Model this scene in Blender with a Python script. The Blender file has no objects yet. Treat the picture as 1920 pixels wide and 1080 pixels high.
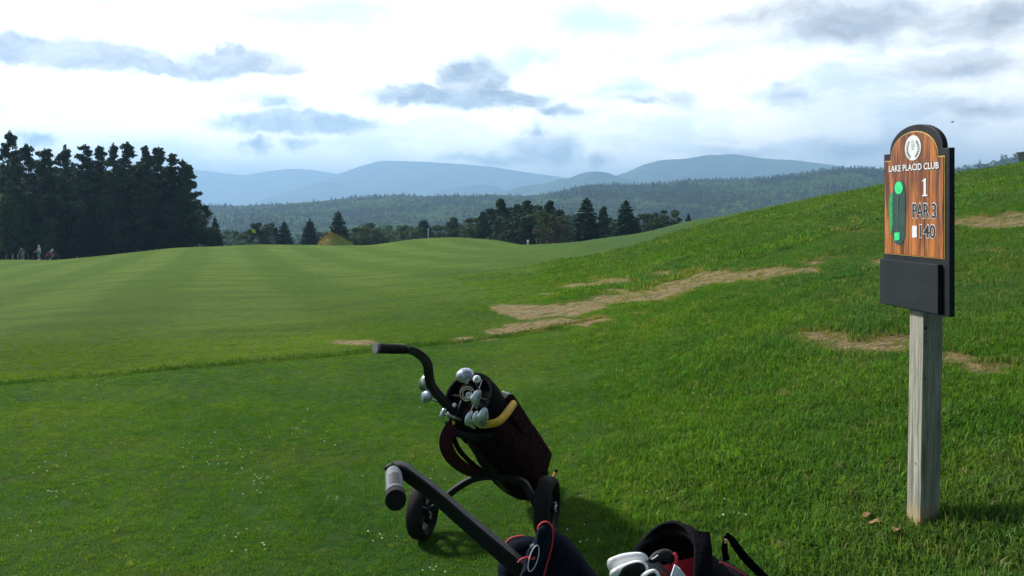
import bpy, math, random
import numpy as np
from mathutils import Vector
R = math.radians
rng = np.random.default_rng(7)
random.seed(7)
scene = bpy.context.scene
col = scene.collection

# ------------------------------------------------------------------ camera
EYE = 1.7
cam_d = bpy.data.cameras.new('camera')
cam = bpy.data.objects.new('camera', cam_d); col.objects.link(cam)
cam.location = (0, 0, EYE); cam.rotation_euler = (R(90), 0, 0)
cam_d.lens = 28.125; cam_d.sensor_width = 36.0; cam_d.shift_y = -150/1920
cam_d.clip_start = 0.05; cam_d.clip_end = 60000
scene.camera = cam
F = 1500.0
def P(px, py, Y):
    """point at depth Y that the photograph shows at pixel (px, py)"""
    return np.array([(px-960)/F*Y, Y, EYE-(py-390)/F*Y])

# ------------------------------------------------------------------ light
SUN_AZ = R(-62)      # azimuth from +Y, negative = left
SUN_EL = R(37)
sd = bpy.data.lights.new('sun', 'SUN'); sd.energy = 5.0; sd.angle = R(7.0); sd.color = (1, .955, .88)
sun = bpy.data.objects.new('sun', sd); col.objects.link(sun)
SDIR = Vector((math.sin(SUN_AZ)*math.cos(SUN_EL), math.cos(SUN_AZ)*math.cos(SUN_EL), math.sin(SUN_EL)))
sun.rotation_euler = SDIR.to_track_quat('Z', 'Y').to_euler(); sun.location = (-20, 10, 30)

scene.view_settings.view_transform = 'Standard'; scene.view_settings.look = 'None'
scene.view_settings.exposure = 0.42; scene.view_settings.gamma = 1.0
scene.render.engine = 'CYCLES'
cy = scene.cycles
cy.max_bounces = 5; cy.diffuse_bounces = 3; cy.glossy_bounces = 2; cy.transmission_bounces = 3
cy.volume_bounces = 0; cy.transparent_max_bounces = 8
cy.use_denoising = True; cy.sample_clamp_indirect = 4
try: cy.denoiser = 'OPENIMAGEDENOISE'
except Exception: pass

# ------------------------------------------------------------------ world
class NT:
    def __init__(s, tree): s.t = tree; s.n = tree.nodes; s.l = tree.links
    def node(s, typ, **kw):
        n = s.n.new(typ)
        for k, v in kw.items(): setattr(n, k, v)
        return n
    def link(s, a, b): s.l.new(a, b)
    def put(s, sock, v):
        if hasattr(v, 'is_linked') or hasattr(v, 'links'): s.l.new(v, sock)
        else: sock.default_value = v
    def math(s, op, a, b=None, c=None, clamp=False):
        n = s.node('ShaderNodeMath', operation=op, use_clamp=clamp)
        s.put(n.inputs[0], a)
        if b is not None: s.put(n.inputs[1], b)
        if c is not None: s.put(n.inputs[2], c)
        return n.outputs[0]
    def vmath(s, op, a, b=None, c=None):
        n = s.node('ShaderNodeVectorMath', operation=op)
        s.put(n.inputs[0], a)
        if b is not None: s.put(n.inputs[1], b)
        if c is not None: s.put(n.inputs[2], c)
        return n.outputs['Value'] if op in ('LENGTH', 'DOT_PRODUCT', 'DISTANCE') else n.outputs[0]
    def mix(s, f, a, b, typ='MIX'):
        n = s.node('ShaderNodeMix', data_type='RGBA', blend_type=typ)
        s.put(n.inputs[0], f); s.put(n.inputs[6], a); s.put(n.inputs[7], b)
        return n.outputs[2]
    def noise(s, vec, scale, detail=4, rough=.55, dist=0.0):
        n = s.node('ShaderNodeTexNoise')
        if vec is not None: s.put(n.inputs['Vector'], vec)
        n.inputs['Scale'].default_value = scale; n.inputs['Detail'].default_value = detail
        n.inputs['Roughness'].default_value = rough; n.inputs['Distortion'].default_value = dist
        return n
    def smooth(s, v, lo, hi, a=0., b=1.):
        n = s.node('ShaderNodeMapRange', interpolation_type='SMOOTHSTEP')
        s.put(n.inputs[0], v); n.inputs[1].default_value = lo; n.inputs[2].default_value = hi
        n.inputs[3].default_value = a; n.inputs[4].default_value = b
        return n.outputs[0]
    def scale(s, v, xyz): return s.vmath('MULTIPLY', v, xyz)

world = bpy.data.worlds.new('World'); scene.world = world; world.use_nodes = True
w = NT(world.node_tree); w.n.clear()
wo = w.node('ShaderNodeOutputWorld'); bg = w.node('ShaderNodeBackground'); w.link(bg.outputs[0], wo.inputs[0])
sky = w.node('ShaderNodeTexSky', sky_type='NISHITA'); sky.sun_disc = False
sky.sun_elevation = SUN_EL; sky.sun_rotation = SUN_AZ; sky.altitude = 500
tc = w.node('ShaderNodeTexCoord')
sx = w.node('ShaderNodeSeparateXYZ'); w.link(tc.outputs['Generated'], sx.inputs[0])
X, Y_, Z = sx.outputs
az = w.math('ARCTAN2', X, Y_)
hyp = w.math('SQRT', w.math('ADD', w.math('MULTIPLY', X, X), w.math('MULTIPLY', Y_, Y_)))
el = w.math('DIVIDE', Z, w.math('MAXIMUM', hyp, .12))
uv = w.node('ShaderNodeCombineXYZ'); w.link(az, uv.inputs[0]); w.link(el, uv.inputs[1]); uv = uv.outputs[0]
# domain warp gives the clouds torn edges
wn = w.noise(uv, 9, 5, .62); wn2 = w.noise(uv, 30, 4, .6)
warp = w.vmath('MULTIPLY', w.vmath('SUBTRACT', wn.outputs['Color'], (.5, .5, .5)), (.11, .05, 0))
warp2 = w.vmath('MULTIPLY', w.vmath('SUBTRACT', wn2.outputs['Color'], (.5, .5, .5)), (.035, .020, 0))
uvw = w.vmath('ADD', w.vmath('ADD', uv, warp), warp2)
def blob(px, py, rx, ry, soft=.55, base=False):
    """elliptical cloud centred where the photograph shows it (as a direction); base=True: flat underside"""
    u0 = (px-960)/F; c = math.sqrt(1+u0*u0); a0 = math.atan(u0); v0 = (390-py)/F/c
    rx_, ry_ = rx/F/c/c, ry/F/c
    d = w.vmath('MULTIPLY', w.vmath('SUBTRACT', uvw, (a0, v0, 0)), (1/rx_, 1/ry_, 0))
    ln = w.vmath('LENGTH', d)
    return w.smooth(ln, 1.15, soft, 0, 1)
def union(bl):
    o = bl[0]
    for b in bl[1:]: o = w.math('MAXIMUM', o, b)
    return o
# bright cloud deck with thin blue gaps
deck = w.noise(w.scale(uvw, (3.2, 7.5, 1)), 1.6, 6, .6)
gap = union([blob(600, 25, 290, 55, 0), blob(990, 110, 95, 36, .1), blob(1330, 95, 180, 36, 0), blob(1600, 190, 170, 95, 0), blob(1180, 170, 110, 28, 0), blob(200, -5, 120, 20, 0), blob(1100, 30, 160, 60, 0)])
wisp = w.smooth(w.noise(w.scale(uvw, (4, 11, 1)), 1.5, 7, .62).outputs[0], .36, .58)
white = w.mix(wisp, (.80, .87, .92, 1), (1.15, 1.15, 1.12, 1))
low = w.smooth(el, .24, .02, 1.0, 1.45); lowc = w.node('ShaderNodeCombineXYZ'); w.link(low, lowc.inputs[0]); w.link(w.math('MULTIPLY', low, .97), lowc.inputs[1]); w.link(w.math('MULTIPLY', low, .92), lowc.inputs[2])
white = w.mix(1.0, white, lowc.outputs[0], 'MULTIPLY')
skyc = w.mix(1.0, sky.outputs[0], (.115, .115, .115, 1), 'MULTIPLY')
pale = w.mix(.10, (.46, .66, .74, 1), skyc)
base = w.mix(w.math('MULTIPLY', gap, .72), white, pale)
# towards the right the deck is thinner and greyer
right = w.smooth(az, .12, .5)
base = w.mix(w.math('MULTIPLY', right, .75), base, w.mix(wisp, (.64, .69, .75, 1), (1.05, 1.04, 1.02, 1)))
# grey clouds of the photograph
g1 = union([blob(30, 84, 150, 34), blob(230, 118, 330, 20), blob(170, 108, 190, 32), blob(320, 122, 150, 22), blob(450, 118, 150, 30), blob(520, 133, 80, 18), blob(440, 98, 45, 24)])
g2 = union([blob(560, 228, 180, 24), blob(500, 195, 42, 18, .1), blob(465, 262, 40, 20, .2), blob(550, 265, 45, 14, .1), blob(80, 258, 50, 20, .1)])
g3 = union([blob(880, 150, 95, 46), blob(800, 182, 130, 22), blob(930, 190, 130, 26), blob(1050, 208, 60, 16, .2), blob(905, 120, 45, 26, .1)])
g4 = union([blob(1020, 280, 95, 36, .2), blob(1010, 250, 35, 24, 0), blob(930, 298, 120, 14, 0), blob(1120, 296, 50, 18, 0)])
g5 = union([blob(1275, 183, 46, 24, .2), blob(1200, 192, 100, 12, 0), blob(1470, 188, 85, 24, .1), blob(1450, 168, 36, 18, 0), blob(1600, 275, 230, 26, 0), blob(1380, 280, 110, 14, 0)])
g6 = union([blob(1620, 40, 300, 58, 0), blob(1480, 30, 330, 44, -.2), blob(1590, 62, 170, 40, 0), blob(1800, 125, 190, 42, -.1), blob(1870, 30, 220, 70, 0), blob(1830, 210, 150, 28, -.2)])
inner = w.smooth(w.noise(w.scale(uvw, (6, 14, 1)), 3.4, 6, .62).outputs[0], .30, .66, .62, 1.0)
def over(b, m, c, k): return w.mix(w.math('MULTIPLY', w.math('MULTIPLY', m, inner), k), b, c)
base = over(base, g6, (.23, .245, .275, 1), .97)
base = over(base, g1, (.35, .37, .43, 1), 1.0)
base = over(base, g2, (.31, .38, .46, 1), 1.0)
base = over(base, g3, (.25, .29, .355, 1), 1.0)
base = over(base, g4, (.33, .39, .47, 1), 1.0)
base = over(base, g5, (.44, .50, .60, 1), .95)
# unseen sky overhead and behind the camera, dimmed to deepen the shaded sides
up = w.smooth(el, .30, .8)
back = w.smooth(Y_, .40, -.25)
darker = w.math('MAXIMUM', up, back)
base = w.mix(1.0, base, (1.42, 1.42, 1.42, 1), 'MULTIPLY')
rest = w.mix(w.smooth(deck.outputs[0], .4, .6), skyc, (.36, .41, .48, 1))
base = w.mix(w.math('MULTIPLY', up, .75), base, w.mix(1.0, rest, (.95, .95, .95, 1), 'MULTIPLY'))
base = w.mix(w.math('MULTIPLY', back, .95), base, w.mix(1.0, rest, (.25, .25, .25, 1), 'MULTIPLY'))
w.link(base, bg.inputs[0]); bg.inputs[1].default_value = 1.0

# ------------------------------------------------------------------ materials
def new_mat(name):
    m = bpy.data.materials.new(name); m.use_nodes = True
    n = NT(m.node_tree); n.bs = m.node_tree.nodes['Principled BSDF']
    return m, n
def plain(name, c, rough=.6, metal=0., var=.25, scale=30., bump=0., bscale=200., spec=.5, c2=None, bdist=.002):
    m, n = new_mat(name)
    t = n.node('ShaderNodeTexCoord')
    nz = n.noise(t.outputs['Object'], scale, 5, .6)
    c = tuple(c)
    lo = tuple(x*(1-var) for x in c)+(1,) if c2 is None else tuple(c2)+(1,)
    hi = tuple(min(1, x*(1+var)) for x in c)+(1,)
    n.link(n.mix(n.smooth(nz.outputs[0], .3, .7), lo, hi), n.bs.inputs['Base Color'])
    n.link(n.smooth(nz.outputs[0], .2, .8, max(.03, rough-.08), min(1, rough+.1)), n.bs.inputs['Roughness'])
    n.bs.inputs['Metallic'].default_value = metal
    n.bs.inputs['Specular IOR Level'].default_value = spec
    if bump:
        b = n.node('ShaderNodeBump'); b.inputs['Strength'].default_value = bump; b.inputs['Distance'].default_value = bdist
        n.link(n.noise(t.outputs['Object'], bscale, 3).outputs[0], b.inputs['Height']); n.link(b.outputs[0], n.bs.inputs['Normal'])
    return m
M = {}
M['black_paint'] = plain('black_powder_coat', (.006, .007, .009), .50, 0, .3, 60, .2, 900, .28)
M['black_rubber'] = plain('black_rubber', (.009, .009, .010), .75, 0, .4, 40, .4, 400, .18, c2=(.016, .015, .014))
M['black_plastic'] = plain('black_plastic', (.008, .009, .011), .5, 0, .3, 80, .2, 600, .25)
M['black_fabric'] = plain('black_fabric', (.006, .006, .008), .9, 0, .4, 50, .8, 26, .06, bdist=.012)
M['navy_fabric'] = plain('navy_black_knit', (.008, .010, .021), .88, 0, .3, 50, .6, 20, .08, bdist=.012)
M['maroon'] = plain('maroon_black_fabric', (.026, .007, .011), .9, 0, .4, 28, .9, 22, .06, c2=(.008, .005, .008), bdist=.02)
M['maroon_strap'] = plain('maroon_webbing', (.060, .010, .016), .85, 0, .4, 120, .6, 900, .2, c2=(.018, .006, .010))
M['yellow'] = plain('yellow_foam', (.62, .36, .02), .6, 0, .15, 50, .3, 300)
M['orange'] = plain('orange_plastic', (.42, .19, .02), .55, 0, .25, 60, .3, 300)
M['steel'] = plain('brushed_club_steel', (.62, .65, .70), .30, .85, .2, 35, .15, 300)
M['steel_dark'] = plain('worn_club_steel', (.30, .33, .34), .38, .8, .35, 60, .15, 300)
M['silver_paint'] = plain('silver_painted_wood_head', (.36, .40, .47), .28, .55, .6, 26, .6, 30)
M['olive_paint'] = plain('greenish_painted_wood_head', (.20, .24, .20), .28, .5, .6, 26, .6, 30)
M['white_paint'] = plain('white_paint', (.78, .79, .80), .4, 0, .06, 50)
M['white_plastic'] = plain('white_plastic', (.72, .74, .76), .45, 0, .08, 50)
M['cream'] = plain('cream_embroidery', (.62, .56, .42), .8, 0, .15, 300)
M['grey_grip'] = plain('grey_rubber_grip', (.115, .13, .15), .55, 0, .25, 70, .5, 500)
M['grip_panel'] = plain('dark_blue_grip_panel', (.012, .017, .024), .6, 0, .2, 70, .5, 500)
M['red_piping'] = plain('red_piping', (.72, .035, .06), .6, 0, .15, 200)
M['red_lining'] = plain('red_lining', (.55, .012, .03), .7, 0, .25, 20, .4, 200)
M['paper'] = plain('white_paper', (.72, .73, .85), .8, 0, .05, 20)
M['sign_black'] = plain('black_sign_board', (.009, .011, .015), .55, 0, .3, 18, .2, 300, .28)
M['sign_blank'] = plain('dark_slate_panel', (.012, .016, .021), .62, 0, .2, 12, .1, 300, .25)
M['gold'] = plain('gold_bevel', (.55, .36, .10), .4, .1, .2, 60)
M['map_dark'] = plain('deep_teal_green', (.012, .055, .048), .5, 0, .15, 40)
M['map_green'] = plain('bright_green_paint', (.03, .62, .20), .5, 0, .1, 60)
M['map_leaf'] = plain('leaf_green_paint', (.015, .26, .07), .5, 0, .5, 130)
M['map_line'] = plain('brown_line', (.16, .06, .03), .6)
M['letter_white'] = plain('white_lettering', (.66, .67, .68), .5, 0, .05, 40)
M['letter_black'] = plain('black_lettering', (.012, .014, .02), .5, 0, .2, 40)
M['emblem_green'] = plain('emblem_green', (.10, .16, .13), .6, 0, .4, 200)
M['emblem_grey'] = plain('emblem_grey', (.45, .50, .48), .6, 0, .3, 300)
M['skin'] = plain('skin', (.50, .30, .22), .55, 0, .1, 20)
M['shirt_white'] = plain('pale_shirt', (.62, .66, .78), .85)
M['blue_cloth'] = plain('blue_cloth', (.07, .30, .48), .85)
M['pink_cloth'] = plain('lilac_cloth', (.42, .30, .50), .85)
M['red_cloth'] = plain('red_cloth', (.28, .03, .07), .85)
M['dark_cloth'] = plain('dark_cloth', (.03, .035, .03), .85)
M['khaki'] = plain('grey_shorts', (.30, .29, .28), .85)
M['hair'] = plain('dark_hair', (.03, .02, .015), .7)
M['flag'] = plain('yellow_flag', (.80, .78, .04), .7)
M['roof'] = plain('pale_roof', (.42, .44, .46), .7, 0, .1, .5)
M['wall'] = plain('house_wall', (.22, .21, .19), .8, 0, .2, .5)
M['glass_dark'] = plain('window_glass', (.03, .04, .05), .2)
M['bin'] = plain('dark_green_metal', (.012, .02, .018), .5)
M['dry_leaf'] = plain('dry_leaf', (.20, .12, .045), .8, 0, .5, 60)
M['bird'] = plain('bird_feathers', (.05, .05, .05), .8)

def bark(name, c1, c2):
    m, n = new_mat(name); t = n.node('ShaderNodeTexCoord')
    nz = n.noise(n.scale(t.outputs['Object'], (6, 6, 1.2)), 2, 5)
    n.link(n.mix(nz.outputs[0], c1+(1,), c2+(1,)), n.bs.inputs['Base Color']); n.bs.inputs['Roughness'].default_value = .9
    return m
M['bark'] = bark('bark', (.022, .018, .015), (.055, .043, .036))

def foliage(name, dark, light, scale=.5, rnd=.3, trans=.25):
    m, n = new_mat(name)
    t = n.node('ShaderNodeTexCoord'); oi = n.node('ShaderNodeObjectInfo'); g = n.node('ShaderNodeNewGeometry')
    nz = n.noise(g.outputs['Position'], scale, 4, .65)
    f = n.math('ADD', n.smooth(nz.outputs[0], .3, .7), n.math('MULTIPLY', n.math('SUBTRACT', oi.outputs['Random'], .5), rnd), clamp=True)
    c = n.mix(f, dark+(1,), light+(1,))
    n.link(c, n.bs.inputs['Base Color']); n.bs.inputs['Roughness'].default_value = .7
    n.bs.inputs['Specular IOR Level'].default_value = .2
    if trans:
        tr = n.node('ShaderNodeBsdfTranslucent'); n.link(n.mix(1, c, (1.2, 1.3, .5, 1), 'MULTIPLY'), tr.inputs[0])
        mx = n.node('ShaderNodeMixShader'); mx.inputs[0].default_value = trans
        n.link(n.bs.outputs[0], mx.inputs[1]); n.link(tr.outputs[0], mx.inputs[2])
        n.link(mx.outputs[0], n.n['Material Output'].inputs[0])
    return m
M['pine'] = foliage('pine_needles', (.014, .034, .016), (.046, .090, .034), .35, .3, .12)
M['pine_light'] = foliage('light_pine_needles', (.026, .055, .028), (.05, .095, .04), .35, .3, .2)
M['spruce'] = foliage('spruce_needles', (.012, .034, .024), (.042, .088, .046), .6, .3, .10)
M['broad'] = foliage('broad_leaves', (.030, .065, .025), (.065, .12, .035), .5, .4, .25)
M['brown_leaf'] = foliage('bronze_leaves', (.045, .040, .024), (.085, .065, .038), .5, .3, .2)
M['forest'] = foliage('forest_leaves', (.020, .052, .020), (.16, .26, .07), .006, .9, .15)
M['forest_conifer'] = foliage('forest_needles', (.018, .042, .024), (.06, .11, .045), .009, .5, .1)

# ------------------------------------------------------------------ mesh helpers
def mesh_obj(name, V, Fc, mat, parent=None, smooth=True, mats=None, midx=None, loc=None):
    V = np.asarray(V, dtype=float).reshape(-1, 3)
    me = bpy.data.meshes.new(name)
    off = np.zeros(3)
    if parent is not None:
        r = parent
        while r.parent: r = r.parent
        off = np.array(r.location)
    elif loc is not None: off = np.array(loc, float)
    me.from_pydata((V-off).tolist(), [], [tuple(int(i) for i in f) for f in Fc]); me.update()
    if mats: 
        for m in mats: me.materials.append(m)
        me.polygons.foreach_set('material_index', np.array(midx, dtype=np.int32))
    else: me.materials.append(mat)
    if smooth:
        me.polygons.foreach_set('use_smooth', [True]*len(me.polygons)); me.set_sharp_from_angle(angle=R(38))
    o = bpy.data.objects.new(name, me); col.objects.link(o)
    if parent is not None: o.parent = parent
    elif loc is not None: o.location = loc
    return o
def tag(o, label=None, cat=None, group=None, kind=None):
    if label: o['label'] = label
    if cat: o['category'] = cat
    if group: o['group'] = group
    if kind: o['kind'] = kind
    return o
def thing(name, label, cat, loc, group=None):
    o = bpy.data.objects.new(name, None); col.objects.link(o); o.location = tuple(float(v) for v in loc)
    o.empty_display_size = .2
    return tag(o, label, cat, group)
def nrm(v): v = np.asarray(v, float); return v/np.linalg.norm(v)
class MB:
    def __init__(s): s.V = []; s.F = []; s.n = 0; s.m = []
    def add(s, V, Fc, mi=0):
        V = np.asarray(V, float).reshape(-1, 3); s.V.append(V)
        s.F += [tuple(i+s.n for i in f) for f in Fc]; s.m += [mi]*len(Fc); s.n += len(V); return s
    def build(s, name, mat, parent=None, smooth=True, mats=None, loc=None):
        return mesh_obj(name, np.vstack(s.V), s.F, mat, parent, smooth, mats, s.m if mats else None, loc)
def catmull(pts, k=6):
    p = np.asarray(pts, float); p = np.vstack([2*p[0]-p[1], p, 2*p[-1]-p[-2]]); out = []
    for i in range(1, len(p)-2):
        for j in range(k):
            t = j/k
            out.append(.5*((2*p[i])+(-p[i-1]+p[i+1])*t+(2*p[i-1]-5*p[i]+4*p[i+1]-p[i+2])*t*t+(-p[i-1]+3*p[i]-3*p[i+1]+p[i+2])*t**3))
    out.append(p[-2]); return np.array(out)
def profile(kind, n=12):
    if kind == 'round': a = np.arange(n)*2*np.pi/n; return np.c_[np.cos(a), np.sin(a)]
    if kind == 'square':
        b = .22; return np.array([(1, -1+b), (1, 1-b), (1-b, 1), (-1+b, 1), (-1, 1-b), (-1, -1+b), (-1+b, -1), (1-b, -1)])
def sweep(pts, r, prof='round', n=12, up=(0, 0, 1), caps=True, asp=1.0):
    """r: radius or list; asp: second-axis ratio"""
    pts = np.asarray(pts, float); k = len(pts); pr = profile(prof, n)
    r = np.full(k, r) if np.isscalar(r) else np.interp(np.linspace(0, 1, k), np.linspace(0, 1, len(r)), r)
    T = np.gradient(pts, axis=0); T /= np.linalg.norm(T, axis=1)[:, None]
    V = []; u = np.asarray(up, float)
    a = np.cross(T[0], u)
    if np.linalg.norm(a) < 1e-3: a = np.cross(T[0], (1, 0, 0))
    a = nrm(a)
    for i in range(k):
        a = nrm(a-np.dot(a, T[i])*T[i]); b = np.cross(T[i], a)
        V.append(pts[i]+r[i]*(pr[:, :1]*a+pr[:, 1:]*asp*b))
    m = len(pr); V = np.vstack(V)
    Fc = [(i*m+j, i*m+(j+1) % m, (i+1)*m+(j+1) % m, (i+1)*m+j) for i in range(k-1) for j in range(m)]
    if caps: Fc += [tuple(range(m))[::-1], tuple((k-1)*m+j for j in range(m))]
    return V, Fc
def frame(axis, up=(0, 0, 1)):
    z = nrm(axis); u = np.asarray(up, float); x = np.cross(u, z)
    if np.linalg.norm(x) < 1e-4: x = np.cross((1, 0, 0), z)
    x = nrm(x); y = np.cross(z, x); return x, y, z
def lathe(c, axis, prof, n=32, close=False):
    x, y, z = frame(axis); V = []
    for i in range(n):
        a = 2*np.pi*i/n; d = np.cos(a)*x+np.sin(a)*y
        for (r, h) in prof: V.append(np.asarray(c)+r*d+h*z)
    k = len(prof); Fc = []
    for i in range(n):
        for j in range(k if close else k-1):
            j2 = (j+1) % k; i2 = (i+1) % n
            Fc.append((i*k+j, i2*k+j, i2*k+j2, i*k+j2))
    return V, Fc
def box(c, ax, ay, az):
    """half-vectors"""
    c = np.asarray(c, float); V = [c+sx*np.asarray(ax)+sy*np.asarray(ay)+sz*np.asarray(az) for sx in (-1, 1) for sy in (-1, 1) for sz in (-1, 1)]
    return V, [(0, 1, 3, 2), (4, 6, 7, 5), (0, 4, 5, 1), (2, 3, 7, 6), (0, 2, 6, 4), (1, 5, 7, 3)]
def ellipsoid(c, ax, ay, az, nu=16, nv=10, p=1.0):
    V = []; Fc = []
    for i in range(nv+1):
        ph = np.pi*i/nv
        for j in range(nu):
            th = 2*np.pi*j/nu
            V.append(np.asarray(c)+np.asarray(ax)*np.sin(ph)*np.cos(th)+np.asarray(ay)*np.sin(ph)*np.sin(th)+np.asarray(az)*np.cos(ph))
    for i in range(nv):
        for j in range(nu): Fc.append((i*nu+j, i*nu+(j+1) % nu, (i+1)*nu+(j+1) % nu, (i+1)*nu+j))
    return V, Fc
def prism(outline, to3, h0, h1):
    """outline: 2-D loop; to3(a, b, h) -> 3-D"""
    k = len(outline); V = [to3(a, b, h0) for a, b in outline]+[to3(a, b, h1) for a, b in outline]
    return V, [tuple(range(k))[::-1], tuple(range(k, 2*k))]+[(i, (i+1) % k, k+(i+1) % k, k+i) for i in range(k)]

# value noise for terrain and shapes
_perm = rng.random((64, 64))
def vnoise(x, y):
    x = np.asarray(x, float); y = np.asarray(y, float)
    xi = np.floor(x).astype(int); yi = np.floor(y).astype(int); xf = x-xi; yf = y-yi
    xf = xf*xf*(3-2*xf); yf = yf*yf*(3-2*yf)
    g = lambda a, b: _perm[a % 64, b % 64]
    return (g(xi, yi)*(1-xf)+g(xi+1, yi)*xf)*(1-yf)+(g(xi, yi+1)*(1-xf)+g(xi+1, yi+1)*xf)*yf-.5
def fbm(x, y, o=4):
    s = 0; a = 1
    for _ in range(o): s = s+a*vnoise(x, y); x = x*2.03+11.3; y = y*2.03+5.7; a *= .5
    return s

# ------------------------------------------------------------------ terrain
RB = [(-200, 390), (0, 389), (400, 386), (512, 385), (580, 378), (684, 368), (787, 364), (924, 364), (993, 369), (1034, 363), (1075, 350), (1121, 344), (1176, 349),
      (1225, 341), (1306, 339), (1387, 336), (1448, 331), (1509, 323), (1570, 313), (1599, 311), (1655, 312), (1750, 318), (1920, 335), (2150, 350)]
cols = {
 -200: [(4, 0), (8, 0), (10, -.3), (14, -.7), (20, -1.2), (40, -2.5), (70, -3.9), (98, -5.0), (130, -7), (200, -16)],
 0:    [(4, 0), (7.8, 0), (10, -.25), (14, -.6), (20, -1.1), (40, -2.3), (70, -3.6), (98, -4.55), (130, -6.8), (200, -16)],
 110:  [(4, 0), (8, 0), (10, -.22), (14, -.57), (20, -1.0), (40, -2.05), (70, -3.2), (98, -4.6), (130, -6.8), (200, -16)],
 220:  [(4, 0), (8, 0), (10, -.20), (14, -.52), (20, -.95), (40, -1.85), (70, -2.85), (98, -3.85), (130, -6.3), (200, -16)],
 330:  [(4, 0), (8.6, 0), (10, -.15), (14, -.5), (20, -.9), (40, -1.7), (70, -2.55), (98, -3.05), (130, -5.5), (200, -16)],
 470:  [(4, 0), (9, 0), (10, -.1), (14, -.45), (20, -.85), (40, -1.7), (70, -2.6), (98, -2.8), (115, -3.45), (200, -16)],
 600:  [(4, 0), (9.3, 0), (10, -.05), (14, -.4), (20, -.8), (40, -1.7), (70, -2.7), (98, -3.0), (115, -3.5), (200, -16)],
 690:  [(4, 0), (9.5, 0), (10.5, 0), (14, -.25), (20, -.6), (40, -1.6), (70, -2.6), (98, -2.9), (112, -3.5), (200, -15)],
 770:  [(4, .01), (10, .02), (11, 0), (14, -.18), (20, -.5), (40, -1.4), (70, -2.4), (85, -2.4), (100, -2.05), (112, -3.2), (200, -15)],
 850:  [(4, .02), (10, .04), (14, -.1), (20, -.4), (40, -1.2), (70, -2.3), (85, -2.2), (100, -1.75), (115, -3.2), (200, -15)],
 930:  [(4, .03), (10, .06), (14, -.02), (20, -.3), (40, -1.05), (70, -2.0), (85, -2.35), (100, -2.1), (115, -3.6), (200, -15)],
 1000: [(4, .05), (10, .10), (14, .05), (20, -.2), (40, -.9), (70, -1.6), (85, -2.15), (100, -3.2), (130, -6), (200, -15)],
 1100: [(4, .12), (6, .16), (10, .2), (14, .2), (20, .05), (40, -.5), (60, -.75), (75, -1.35), (100, -3.5), (200, -15)],
 1200: [(4, .17), (6, .25), (10, .32), (14, .33), (20, .25), (40, .08), (60, -.16), (75, -.9), (100, -3), (200, -15)],
 1300: [(4, .24), (6, .38), (10, .53), (14, .6), (20, .65), (40, .85), (55, .88), (75, .2), (100, -2.2), (200, -14)],
 1400: [(4, .31), (6, .5), (10, .75), (14, .9), (20, 1.1), (35, 1.42), (50, 1.55), (70, .8), (100, -1.5), (200, -14)],
 1500: [(4, .38), (6, .6), (10, .95), (14, 1.15), (20, 1.45), (35, 1.9), (50, 2.2), (70, 1.7), (100, -.8), (200, -13)],
 1600: [(3.3, .33), (4, .44), (6, .7), (10, 1.1), (14, 1.42), (20, 1.8), (35, 2.4), (50, 2.82), (70, 2.4), (100, 0), (200, -12)],
 1730: [(3.3, .39), (4, .5), (6, .82), (10, 1.3), (14, 1.68), (20, 2.15), (35, 3.0), (50, 3.6), (70, 3.4), (100, 1), (200, -12)],
 1920: [(3.3, .50), (4, .6), (6, .95), (10, 1.48), (14, 1.95), (20, 2.5), (35, 3.6), (50, 4.5), (70, 4.5), (100, 2), (200, -10)],
 2150: [(3.3, .60), (4, .72), (6, 1.1), (10, 1.7), (14, 2.3), (20, 2.95), (35, 4.4), (50, 5.6), (70, 5.8), (100, 3), (200, -8)],
}
def fnear(x): return .115*(np.logaddexp(0, (x-.25)*4)/4)*2.0
CP = np.array(sorted(cols)); th_cols = np.arctan((CP-960)/F)
LY = np.linspace(math.log(.8), math.log(16000), 620)
NT_ = 260; TH = np.linspace(th_cols[0], th_cols[-1], NT_)
tab = np.zeros((len(CP), len(LY)))
for i, px in enumerate(CP):
    s = (px-960)/F; pts = [(yy, float(fnear(s*yy))) for yy in (.8, 1.3, 2, 3)]+cols[px]
    yb = np.interp(px, [a for a, b in RB], [b for a, b in RB])
    zr = EYE+(390-yb)/F*1560-13
    pts += [(300, -27), (450, -36), (650, -39), (850, -39), (1000, -36), (1180, -36+(zr+36)*.42), (1360, -36+(zr+36)*.80), (1560, zr), (1800, zr-14), (2500, -45), (10500, -60), (16000, -60)]
    tab[i] = np.interp(LY, np.log([a for a, b in pts]), [b for a, b in pts])
G = np.array([np.interp(TH, th_cols, tab[:, j]) for j in range(len(LY))]).T     # theta x logY
def blur(A, k, ax):
    ker = np.array([1, 2, 3, 2, 1.])[:]; ker /= ker.sum()
    for _ in range(k):
        pad = [(0, 0), (0, 0)]; pad[ax] = (2, 2); B = np.pad(A, pad, mode='edge')
        A = sum(ker[q]*np.take(B, range(q, q+A.shape[ax]), axis=ax) for q in range(5))
    return A
G = blur(blur(G, 2, 0), 3, 1)
TEE = np.array([(-14, 5.4), (-5.0, 7.8), (-3.6, 8.6), (-2.2, 9.25), (-1.2, 9.8), (-.1, 10.2), (1.0, 10.6)])
def tee_d(x, y):   # signed depth distance beyond the tee edge
    wob = .10*vnoise(x*1.3, x*.2+4)+.05*vnoise(x*6, 3)
    return y-np.interp(x, TEE[:, 0], TEE[:, 1])+wob
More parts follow.
